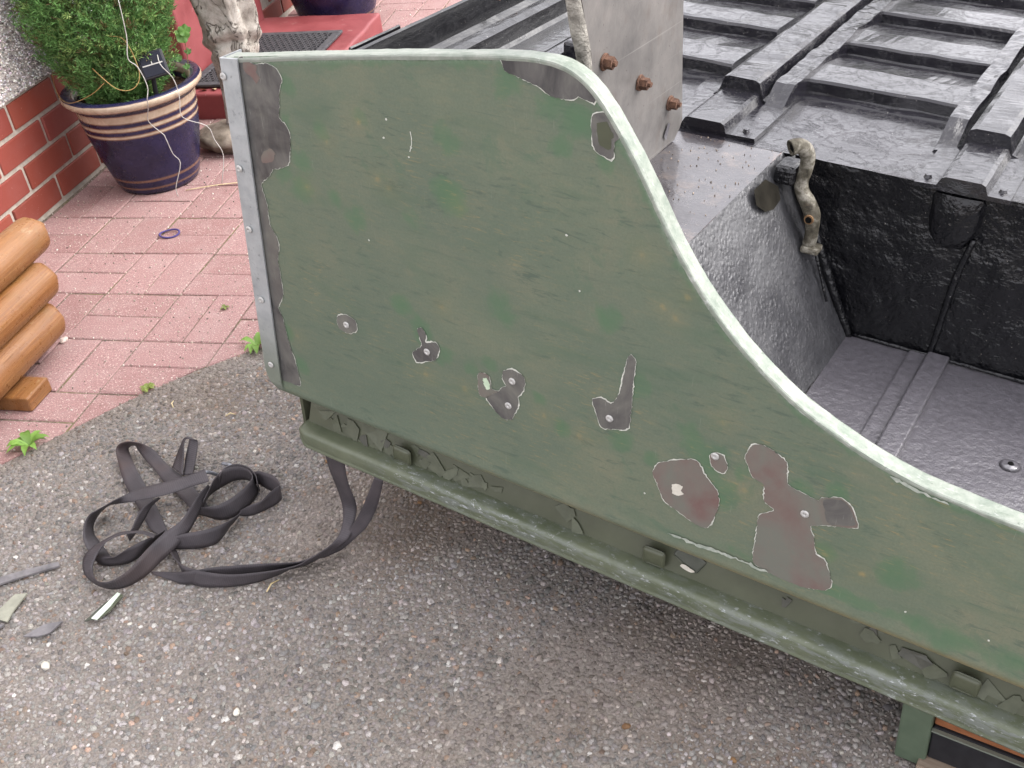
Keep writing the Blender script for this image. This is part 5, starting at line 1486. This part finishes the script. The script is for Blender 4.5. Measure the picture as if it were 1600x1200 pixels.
# ---- recess below the roll, with peeling paint
v, f = [], []
xr = np.linspace(0.004, 1.54, 120)
for x in xr:
    for y, z in [(.046, .100), (.042, .090), (.0380, .080), (.0290, .052), (.0200, .026), (.0180, .018)]:
        v.append((x, y + .0012 * mnoise.noise((x * 25, z * 25, 0)), z))
f = [(i * 6 + k, (i + 1) * 6 + k, (i + 1) * 6 + k + 1, i * 6 + k + 1) for i in range(119) for k in range(5)]
rec = link('recess_strip', mesh('recess_strip', v, f, True), 'olive_gloss_shaded', tub)
def peel(x, z, s, seed, mt):
    r2 = np.random.default_rng(seed)
    n_ = r2.integers(6, 9)
    a = np.sort(r2.uniform(0, 6.28, n_))
    rr = s * r2.uniform(.55, 1.1, n_)
    pts = [(rr[k] * math.cos(a[k]), rr[k] * math.sin(a[k]) * .75) for k in range(n_)]
    tip = r2.uniform(0, 6.28); lift = r2.uniform(.02, .14)
    vv = [(0, 0, 0)] + [(p[0], -(max(0, (p[0] * math.cos(tip) + p[1] * math.sin(tip)) / s) ** 2) * s * lift, p[1]) for p in pts]
    ff = [(0, 1 + k, 1 + (k + 1) % n_) for k in range(n_)]
    vb = [(p[0], p[1] + .0007, p[2]) for p in vv]
    N0 = len(vv)
    ff += [(N0, N0 + 1 + (k + 1) % n_, N0 + 1 + k) for k in range(n_)] + [(1 + k, N0 + 1 + k, N0 + 1 + (k + 1) % n_, 1 + (k + 1) % n_) for k in range(n_)]
    o = link('peeling_flake', mesh('peeling_flake', vv + vb, ff), mt, rec)
    o.location = (x, .0200 + (z - .026) * .335 - .0012 - r2.uniform(0, .0012), z)
    o.rotation_euler = (-.35, 0, 0)
pk = 0
for xc, zc, s in [(.022, .062, .018), (.046, .052, .022), (.066, .045, .020), (.090, .043, .024), (.118, .058, .020), (.140, .048, .028), (.160, .036, .020), (.236, .056, .018), (.248, .044, .026), (.275, .040, .022), (.300, .046, .022), (.326, .042, .022), (.475, .052, .018), (.496, .044, .022), (.655, .050, .014), (.955, .050, .022), (.985, .042, .020), (1.046, .048, .026), (1.070, .038, .020), (.93, .040, .018), (.90, .052, .016), (1.115, .042, .024), (.36, .046, .014), (.80, .05, .012)]:
    peel(xc, zc, s, 200 + pk, 'flake_%d' % [0, 1, 0, 0, 0, 1, 0, 2][pk % 8]); pk += 1
for k in range(16):
    u_ = rng.uniform()
    xx = rng.uniform(.012, .36) if u_ < .55 else (rng.uniform(.40, .56) if u_ < .68 else rng.uniform(.86, 1.14))
    peel(xx, rng.uniform(.030, .078), rng.uniform(.006, .015), 300 + k, 'flake_%d' % rng.choice([0, 0, 0, 0, 1, 2]))

# bent clips in the recess
def cleat(x, z, rot):
    bm = bmesh.new()
    box_bm(bm, (-.0165, -.007, -.017), (.0165, .004, .013), .006, 3)
    for vtx in bm.verts:
        vtx.co.y -= .16 * (vtx.co.z + .017)
        if vtx.co.z < -.004 and abs(vtx.co.x) < .011 and vtx.co.y < -.004: vtx.co.y += .004
    o = link('clip', bm_mesh('clip', bm, True), 'olive_gloss_shaded', rec)
    o.location = (x, .0195, z); o.rotation_euler = (-.15, rot, 0)
for x, z, r_ in [(.197, .046, .05), (.617, .049, -.02), (1.018, .050, .03)]:
    cleat(x, z, r_)
bm = bmesh.new(); box_bm(bm, (-.02, -.002, -.012), (.02, .003, .012), .003, 2)
o = link('slot_plate', bm_mesh('slot_plate', bm), 'dark_flake', rec); o.location = (.663, .0275, .058); o.rotation_euler = (-.33, .5, 0)
sheet('bare_patch', rag([(.652, .045), (.664, .040), (.674, .043), (.668, .048), (.656, .050)], .0006, 77), .0208, 'cream_filler', rec)

# ---- capping rail along the bottom
prof_c = [(.024, .0288), (.010, .0290), (.0025, .0284), (-.0020, .0272), (-.0042, .0250), (-.0052, .0215), (-.0054, .0060), (-.0048, .0030), (-.0065, .0012), (-.0060, -.0014), (-.0030, -.0024), (.030, -.0020), (.030, .002)]
v, wr = [], []
xr = np.arange(0.0, 1.55, .006)
for x in xr:
    t = min(1.0, max(0.0, (x) / .018))
    r_ = 1 - (1 - t) ** 2
    for y, z in prof_c:
        yy = y
        zz2 = z
        if x < .018: zz2 = z + (1 - r_) * .012 * (1 - z / .030) ; yy = y + (1 - r_) * .006 * (y < .01)
        v.append((x, yy + .0006 * mnoise.noise((x * 18, z * 40, 0)), zz2))
        wr.append((float(np.clip(np.interp(x, [0, .14, .2, .36, .5, .6, .75, .95, 1.05, 1.3], [.05, .12, .8, .95, .6, .55, .85, .95, 1, .9]) * np.interp(z, [0, .008, .02, .030], [.35, .6, 1, .35]), 0, 1)), 0, 0, 1))
m_ = len(prof_c)
f = [(i * m_ + k, i * m_ + k + 1, (i + 1) * m_ + k + 1, (i + 1) * m_ + k) for i in range(len(xr) - 1) for k in range(m_ - 1)]
f.append(tuple(range(m_))[::-1])
me = mesh('capping_rail', v, f, True)
set_col(me, 'wear', wr)
link('capping_rail', me, 'olive_capping', tub)

# ---- far side, rear and inner skin (closes the box)
TW = 1.50
v, f = [], []
xr = np.arange(-.02, 1.55, .02)
for x in xr:
    z1 = float(ztop(x))
    v += [(x, TW, 0.0), (x, TW, z1), (x, TW - .024, z1), (x, TW - .024, 0.0)]
for i in range(len(xr) - 1):
    for k in range(4):
        f.append((i * 4 + k, i * 4 + (k + 1) % 4, (i + 1) * 4 + (k + 1) % 4, (i + 1) * 4 + k))
link('far_side_panel', mesh('far_side_panel', v, f), 'olive_gloss_shaded', tub)
box('shading_bulkhead', (1.548, .03, .002), (1.556, TW - .026, .50), 'olive_gloss_shaded', tub)  # unseen end wall, added to keep light out from under the body
box('rear_panel', (-.018, .03, .002), (-.012, TW - .026, .515), 'olive_gloss_shaded', tub)

# ---- underside (faces up): rear sill, bed, cross-members, ribs, wheel well
def extrude_y(name, prof, y0, y1, mat, parent, n_=40, noise_amp=.0015, seed=0.0):
    v, f = [], []
    ys = np.linspace(y0, y1, n_)
    for y in ys:
        for k, (x, z) in enumerate(prof):
            d = noise_amp * mnoise.noise((x * 40 + seed, y * 22, z * 40))
            v.append((x + d, y, z + d))
    m_ = len(prof)
    for i in range(n_ - 1):
        for k in range(m_ - 1):
            f.append((i * m_ + k, (i + 1) * m_ + k, (i + 1) * m_ + k + 1, i * m_ + k + 1))
    f.append(tuple(range(m_))); f.append(tuple((n_ - 1) * m_ + k for k in range(m_))[::-1])
    bm = bmesh.new(); t_ = mesh('t', v, f); bm.from_mesh(t_); bpy.data.meshes.remove(t_)
    return link(name, bm_mesh(name, bm), mat, parent)
def grid_sheet(name, x0, x1, y0, y1, z, mat, parent, sp=.012, amp=.0018, th=.004, sc=16):
    nx, ny = max(2, int((x1 - x0) / sp)), max(2, int((y1 - y0) / sp))
    v, f = [], []
    for i in range(nx + 1):
        for j in range(ny + 1):
            x, y = x0 + (x1 - x0) * i / nx, y0 + (y1 - y0) * j / ny
            v.append((x, y, z + amp * mnoise.noise((x * sc, y * sc, z * 9)) + amp * .5 * mnoise.noise((x * sc * 3, y * sc * 3, 5))))
    for i in range(nx):
        for j in range(ny):
            a = i * (ny + 1) + j
            f.append((a, a + ny + 1, a + ny + 2, a + 1))
    return link(name, mesh(name, v, f, True), mat, parent)

ZB = 0.50
# rear flange and sill
extrude_y('rear_flange', [(-.022, .49), (-.022, .560), (-.0195, .562), (-.0170, .560), (-.016, .51), (-.016, .49)], .245, .362, 'black_sill', tub, 12)
sill = extrude_y('rear_sill', [(-.010, .49), (-.008, .560), (-.004, .5625), (0.000, .560), (.002, .516), (.012, .509), (.030, .510), (.040, .522), (.052, .5315), (.066, .533), (.078, .528), (.083, .506), (.088, .500), (.150, .503), (.152, .49)], .03, TW - .03, 'black_sill', tub, 90)
for yy in (.60, .645):
    bm = bmesh.new(); bmesh.ops.create_cone(bm, cap_ends=True, segments=8, radius1=.005, radius2=.004, depth=.014); bm.transform(Matrix.Rotation(math.radians(90), 4, 'Y'))
    o = link('stud', bm_mesh('stud', bm), 'rusty_bolt', sill); o.location = (.004, yy, .545)
bed = grid_sheet('bed_floor', .152, 1.54, .334, TW - .03, ZB, 'black_bed', tub, .014, .0016)
grid_sheet('bed_ledge', .152, .6135, .024, .340, ZB - .0005, 'black_dusty', tub, .012, .0008)
# short end bracket near the sill
bm = bmesh.new(); box_bm(bm, (.19, .50, ZB - .005), (.235, .60, ZB + .030), .006, 2)
link('rib_bracket', bm_mesh('rib_bracket', bm), 'black_bed', bed)
extrude_y('seam_strip', [(.158, ZB - .002), (.160, ZB + .008), (.166, ZB + .010), (.186, ZB + .008), (.188, ZB - .002)], .34, TW - .04, 'black_bed', bed, 60)

# pressed ribs running along the body
def rib(x0, x1, y0, w, h):
    prof = [(-.020, 0.0), (-.017, .0045), (-.005, .005), (-.001, .0035), (0.0, .006), (.0008, h * .82), (.004, h * .97), (.012, h), (w * .5, h - .002), (w - .02, h - .010), (w, .002), (w + .004, 0)]
    n_ = max(8, int((x1 - x0) / .012))
    v, f = [], []
    for i in range(n_ + 1):
        x = x0 + (x1 - x0) * i / n_
        for k, (dy, dz) in enumerate(prof):
            d = .0016 * mnoise.noise((x * 24, (y0 + dy) * 30, k * .4))
            v.append((x, y0 + dy + d, ZB - .002 + dz + d))
    m_ = len(prof)
    for i in range(n_):
        for k in range(m_ - 1):
            f.append((i * m_ + k, (i + 1) * m_ + k, (i + 1) * m_ + k + 1, i * m_ + k + 1))
    f.append(tuple(range(m_))[::-1]); f.append(tuple(n_ * m_ + k for k in range(m_)))
    bm = bmesh.new(); t_ = mesh('t', v, f); bm.from_mesh(t_); bpy.data.meshes.remove(t_)
    return link('rib', bm_mesh('rib', bm), 'black_bed', bed)
for y0 in (.535, .715, .890, 1.07, 1.25):
    rib(.566, .782, y0 + .010, .155, .024)
    rib(.200, .452, y0 + .014, .155, .024)
    rib(.905, 1.50, y0 + .010, .155, .024)

# cross-members: low tongue in front, taller hat behind
def cross(x0, x1, fl, yf, label=None):
    root_mat = 'black_bed'
    w = x1 - x0
    low = [(x0 - fl, ZB - .001), (x0 - fl + .001, ZB + .0045), (x0 - .002, ZB + .005), (x0 + .003, ZB + .015), (x0 + .008, ZB + .0172), (x1 - .008, ZB + .0172), (x1 - .003, ZB + .015), (x1 + .002, ZB + .005), (x1 + fl - .001, ZB + .0045), (x1 + fl, ZB - .001)]
    hi = [(x0 - fl * .4, ZB + .001), (x0 - .002, ZB + .010), (x0 + .004, ZB + .031), (x0 + .011, ZB + .0340), (x1 - .011, ZB + .0340), (x1 - .004, ZB + .031), (x1 + .002, ZB + .008), (x1 + fl * .4, ZB + .004)]
    o = extrude_y('crossmember', low, yf, TW - .35, root_mat, tub, 60, .0016, x0)
    h2 = extrude_y('raised_section', hi, yf + .125, TW - .45, root_mat, o, 60, .0035, x0 + 3)
    for xx in (x0 - fl * .55, x1 + fl * .55):
        bm = bmesh.new(); bmesh.ops.create_cone(bm, cap_ends=True, segments=7, radius1=.006, radius2=.0035, depth=.006)
        b_ = link('bolt', bm_mesh('bolt', bm), root_mat, o); b_.location = (xx, yf + .018, ZB + .006)
    return o
cross(.468, .530, .042, .345)
cross(.812, .868, .028, .322)
# strips of sheet lapped beside the tall hats, level with the ribs
def lap_strip(x0, x1, y0, seed):
    n_, m_ = 90, 9
    v, f = [], []
    for i in range(n_):
        y = y0 + i * .0085
        h = .0265 * min(1, max(.12, (y - y0 - .01) / .05))
        for k in range(m_):
            t = k / (m_ - 1)
            x = x0 + (x1 - x0) * t + .004 * mnoise.noise((seed, y * 16, 0)) * (1 if t > .5 else .4)
            z = ZB + h * (1 if 0 < k < m_ - 1 else 0) + (.0035 * mnoise.noise((x * 40, y * 18, seed)) + .002 * mnoise.noise((x * 90, y * 60, seed))) * (1 if 0 < k < m_ - 1 else 0)
            if k == 0: x += .002
            if k == m_ - 1: x -= .001
            v.append((x, y, z))
    f = [(i * m_ + k, i * m_ + k + 1, (i + 1) * m_ + k + 1, (i + 1) * m_ + k) for i in range(n_ - 1) for k in range(m_ - 1)]
    f += [tuple(range(m_)), tuple((n_ - 1) * m_ + k for k in range(m_))[::-1]]
    bm = bmesh.new(); t_ = mesh('t', v, f); bm.from_mesh(t_); bpy.data.meshes.remove(t_)
    link('lap_strip', bm_mesh('lap_strip', bm, False), 'black_bed', bed)
lap_strip(.534, .572, .44, 2.0)
lap_strip(.776, .808, .43, 5.0)
lap_strip(.872, .908, .43, 7.0)

# wheel well: sloping rear wall, inner wall and floor
WZ, WY = .263, .336
def quad_sheet(name, a, b, c, d, nu, nvv, amp, mat, parent, sc=14, th=.0):
    a, b, c, d = [Vector(q_) for q_ in (a, b, c, d)]
    nrm = (b - a).cross(d - a).normalized()
    v, f = [], []
    for i in range(nu + 1):
        for j in range(nvv + 1):
            u, w = i / nu, j / nvv
            p = a * (1 - u) * (1 - w) + b * u * (1 - w) + c * u * w + d * (1 - u) * w
            p = p + nrm * (amp * mnoise.noise(p * sc) + amp * .4 * mnoise.noise(p * sc * 3.3))
            v.append(p)
    for i in range(nu):
        for j in range(nvv):
            q_ = i * (nvv + 1) + j
            f.append((q_, q_ + nvv + 1, q_ + nvv + 2, q_ + 1))
    return link(name, mesh(name, v, f, True), mat, parent)
slope_w = quad_sheet('well_rear_wall', (.6135, .020, ZB + .0002), (.6140, WY + .004, ZB + .0002), (.739, WY, WZ), (.739, .020, WZ), 40, 40, .0028, 'black_chip', tub)
inner = quad_sheet('well_inner_wall', (.612, WY, ZB), (1.54, WY, ZB), (1.54, WY, WZ), (.738, WY, WZ), 110, 30, .0055, 'black_wall', tub, 12)
floor_w = quad_sheet('well_floor', (.739, .018, WZ), (1.54, .018, WZ), (1.54, WY, WZ), (.739, WY, WZ), 100, 40, .0016, 'black_satin', tub, 14)
# corner fillet post and creases
link('corner_bead', tube_mesh('corner_bead', [(.628, WY - .004, ZB - .002), (.668, WY - .010, .42), (.705, WY - .010, .34), (.742, WY - .006, .262)], [.005, .0065, .006, .005], 10, sub=5), 'black_wall', slope_w)
link('crease', tube_mesh('crease', [(.640, WY - .035, ZB - .012), (.680, WY - .030, .40), (.712, WY - .038, .325)], [.0018, .0026, .0018], 8, sub=5), 'black_wall', slope_w)
link('wall_bead', tube_mesh('wall_bead', [(.866, WY - .002, ZB - .06), (.856, WY - .002, .38), (.848, WY - .002, WZ)], [.0035, .0045, .004], 8, sub=5), 'black_wall', inner)
v = [(.812, WY - .004, ZB - .008), (.866, WY - .004, ZB - .008), (.862, WY - .009, ZB - .02), (.816, WY - .009, ZB - .02), (.820, WY - .007, ZB - .06), (.856, WY - .007, ZB - .06), (.826, WY + .004, ZB - .085), (.850, WY + .004, ZB - .085), (.804, WY + .005, ZB - .02), (.874, WY + .005, ZB - .02), (.808, WY + .005, ZB - .06), (.868, WY + .005, ZB - .06)]
f = [(0, 1, 2, 3), (3, 2, 5, 4), (4, 5, 7, 6), (0, 3, 8), (1, 9, 2), (3, 4, 10, 8), (2, 9, 11, 5), (4, 6, 10), (5, 11, 7)]
bm = bmesh.new(); t_ = mesh('t', v, f); bm.from_mesh(t_); bmesh.ops.subdivide_edges(bm, edges=bm.edges[:], cuts=3, use_grid_fill=True, smooth=.5)
link('wall_swage', bm_mesh('wall_swage', bm, True), 'black_wall', inner)
# floor steps
for x0, x1, h in ((.822, .846, .004), (.846, .874, .010)):
    bm = bmesh.new(); box_bm(bm, (x0, .022, WZ - .002), (x1 - .0005, WY - .004, WZ + h), .0022, 2)
    link('floor_strip', bm_mesh('floor_strip', bm), 'black_satin', floor_w)
link('seam_bead', tube_mesh('seam_bead', [(.745, WY - .004, WZ + .002), (.9, WY - .004, WZ + .003), (1.1, WY - .004, WZ + .002), (1.4, WY - .004, WZ + .002)], [.003, .0025, .0035, .0025], 8, sub=8), 'black_wall', floor_w)
bm = bmesh.new(); bmesh.ops.create_cone(bm, cap_ends=True, segments=20, radius1=.012, radius2=.008, depth=.003)
o = link('washer', bm_mesh('washer', bm, True), 'black_satin', floor_w)
o.location = (.987, .157, WZ + .002)
bm = bmesh.new(); bmesh.ops.create_cone(bm, cap_ends=True, segments=12, radius1=.004, radius2=.003, depth=.003)
h_ = link('hole', bm_mesh('hole', bm), 'hole', o); h_.location = (0, 0, .0012)
# scraped oval on the sloping wall
nw = Vector((.8992, -.0341, .4363))
sp = [Vector(p) for p in [(.622, .250, .4975), (.6314, .2746, .480), (.6381, .2706, .4658), (.6388, .2461, .4624), (.6357, .2253, .4672), (.6286, .2102, .4806), (.6211, .2162, .4967)]]
link('scraped_spot', mesh('scraped_spot', [p + nw * .0035 for p in sp], [tuple(range(7))]), 'scraped_spot', slope_w)

# upright grey plate bolted across the ledge
py = [(.022, .86), (.030, .80), (.045, .747), (.056, .716), (.068, .684), (.078, .62), (.085, .55), (.095, ZB), (.228, ZB - .001), (.300, ZB + .001), (.314, ZB + .012), (.323, ZB + .02), (.311, .58), (.297, .683), (.286, .78), (.278, .86)]
bm = bmesh.new()
fa = [bm.verts.new((.478 + .0015 * mnoise.noise((a * 30, b * 30, 0)), a, b)) for a, b in py]
fb = [bm.verts.new((.474, a, b)) for a, b in py]
bm.faces.new(fa); bm.faces.new(fb[::-1])
for i in range(len(py)):
    j = (i + 1) % len(py)
    bm.faces.new((fa[i], fb[i], fb[j], fa[j]))
plate = link('upright_plate', bm_mesh('upright_plate', bm), 'grey_plate', tub)
plate['label'] = 'upright bare grey metal plate with three rusty bolts'
link('crusty_edge', tube_mesh('crusty_edge', [(.474, .012, .86), (.474, .020, .80), (.474, .035, .747), (.474, .046, .716), (.474, .058, .684), (.474, .070, .62), (.474, .08, .55)], [.0085, .009, .008, .0092, .0085, .008, .008], 12, sub=6), 'crust_edge', plate)
def hexbolt(y, z, r_):
    bm = bmesh.new()
    bmesh.ops.create_cone(bm, cap_ends=True, segments=14, radius1=r_ * 1.25, radius2=r_ * 1.2, depth=.002)
    t0 = bmesh.ops.create_cone(bm, cap_ends=True, segments=6, radius1=r_, radius2=r_ * .92, depth=.009)
    bmesh.ops.translate(bm, verts=t0['verts'], vec=(0, 0, .006))
    t1 = bmesh.ops.create_cone(bm, cap_ends=True, segments=8, radius1=r_ * .5, radius2=r_ * .42, depth=.008)
    bmesh.ops.translate(bm, verts=t1['verts'], vec=(0, 0, .0105))
    for vtx in bm.verts:
        vtx.co += vtx.co.normalized() * .0012 * mnoise.noise(vtx.co * 200 + Vector((y * 99, 0, 0)))
    bm.transform(Matrix.Rotation(math.radians(90), 4, 'Y'))
    b_ = link('bolt', bm_mesh('bolt', bm), 'rusty_bolt', plate)
    b_.location = (.480, y, z); b_.rotation_euler = (rng.uniform(0, 1), 0, 0)
for y, z in ((.096, .668), (.187, .615), (.276, .560)):
    hexbolt(y, z, .0078)
sheet_pts = [(.262, .520), (.272, .535), (.279, .532), (.270, .512)]
link('black_smear', mesh('black_smear', [(.4805, a, b) for a, b in sheet_pts], [(0, 1, 2, 3)]), 'black_satin', plate)

# bent stub of tube at the corner of the well
tp_ = [(.6415, .281, .5315), (.648, .288, .5330), (.655, .2955, .5275), (.659, .300, .515), (.658, .300, .498), (.655, .300, .482), (.659, .299, .469), (.668, .298, .457), (.676, .297, .442), (.679, .296, .420), (.678, .296, .402)]
tr_ = [0.0101, 0.0100, 0.0099, 0.0093, 0.0086, 0.0088, 0.0091, 0.0101, 0.0105, 0.0084, 0.0088]
tm_ = tube_mesh('tube_stub', tp_, tr_, 18, cap=False, sub=6)
tb = link('tube_stub', tm_, 'worn_tube', tub)
sol_ = tb.modifiers.new('wall', 'SOLIDIFY'); sol_.thickness = .0022; sol_.offset = -1
tb['label'] = 'short bent weathered tube stub at the wheel well corner'
bm = bmesh.new(); bmesh.ops.create_uvsphere(bm, u_segments=12, v_segments=8, radius=.0088)
c_ = link('tube_bore', bm_mesh('tube_bore', bm, True), 'hole', tb); c_.location = (.6475, .2875, .5328)
bm = bmesh.new(); bmesh.ops.create_cone(bm, cap_ends=True, segments=16, radius1=.0066, radius2=.006, depth=.0015); bm.transform(Matrix.Rotation(math.radians(90), 4, 'X'))
s_ = link('rust_ring', bm_mesh('rust_ring', bm), 'rust_stain', tb); s_.location = (.676, .2850, .441)
bm = bmesh.new(); bmesh.ops.create_cone(bm, cap_ends=True, segments=12, radius1=.0042, radius2=.0042, depth=.0015); bm.transform(Matrix.Rotation(math.radians(90), 4, 'X'))
s_ = link('bolt_hole', bm_mesh('bolt_hole', bm), 'hole', tb); s_.location = (.676, .2838, .441)
bm = bmesh.new(); box_bm(bm, (.670, .284, .393), (.694, .306, .402), .003, 2)
link('flattened_end', bm_mesh('flattened_end', bm), 'worn_tube', tb)
bm = bmesh.new(); box_bm(bm, (.622, .285, .478), (.650, .325, .503), .006, 2)
link('tube_lug', bm_mesh('tube_lug', bm), 'black_wall', tb)
# grit on the dusty ledge
n_ = 90
gx = rng.uniform(.485, .61, n_); gy = rng.uniform(.05, .335, n_)
C = rng.uniform(.08, .3, (n_, 1)) * np.array([[1.1, .88, .7]])
g_ = link('ledge_grit', frustum_cloud('ledge_grit', np.stack([gx, gy, np.full(n_, ZB + .0005)], 1), ax3, rng.uniform(.0005, .0015, n_), rng.uniform(.0002, .0005, n_), C, 4), 'chippings', tub)
g_['kind'] = 'stuff'

# ---------------------------------------------------------------- prop under the right-hand end
sup = empty('wooden_prop', mat4=Matrix.Translation((TM @ Vector((.97, .03, -.2)))) @ Matrix.Rotation(math.atan2(ex.y, ex.x), 4, 'Z'))
sup.location.z = 0
tag(sup, 'low prop with green corner post and orange board carrying the green body, bottom right', 'prop')
box('corner_post', (0, 0, 0.004), (.038, .045, .150), 'green_post', sup, .003)
box('top_board', (.0385, .010, .082), (.60, .035, .134), 'orange_board', sup, .002)
box('lower_panel', (.0385, .006, .020), (.60, .030, .0815), 'black_plastic', sup, .002)
box('metal_trim', (.0385, .0, .078), (.60, .0055, .0805), 'galvanised', sup)
box('bottom_rail', (.030, -.012, .004), (.60, .03, .0195), 'grey_plank', sup, .002)
box('corner_post', (0.0, .35, 0.004), (.038, .395, .145), 'green_post', sup, .003)
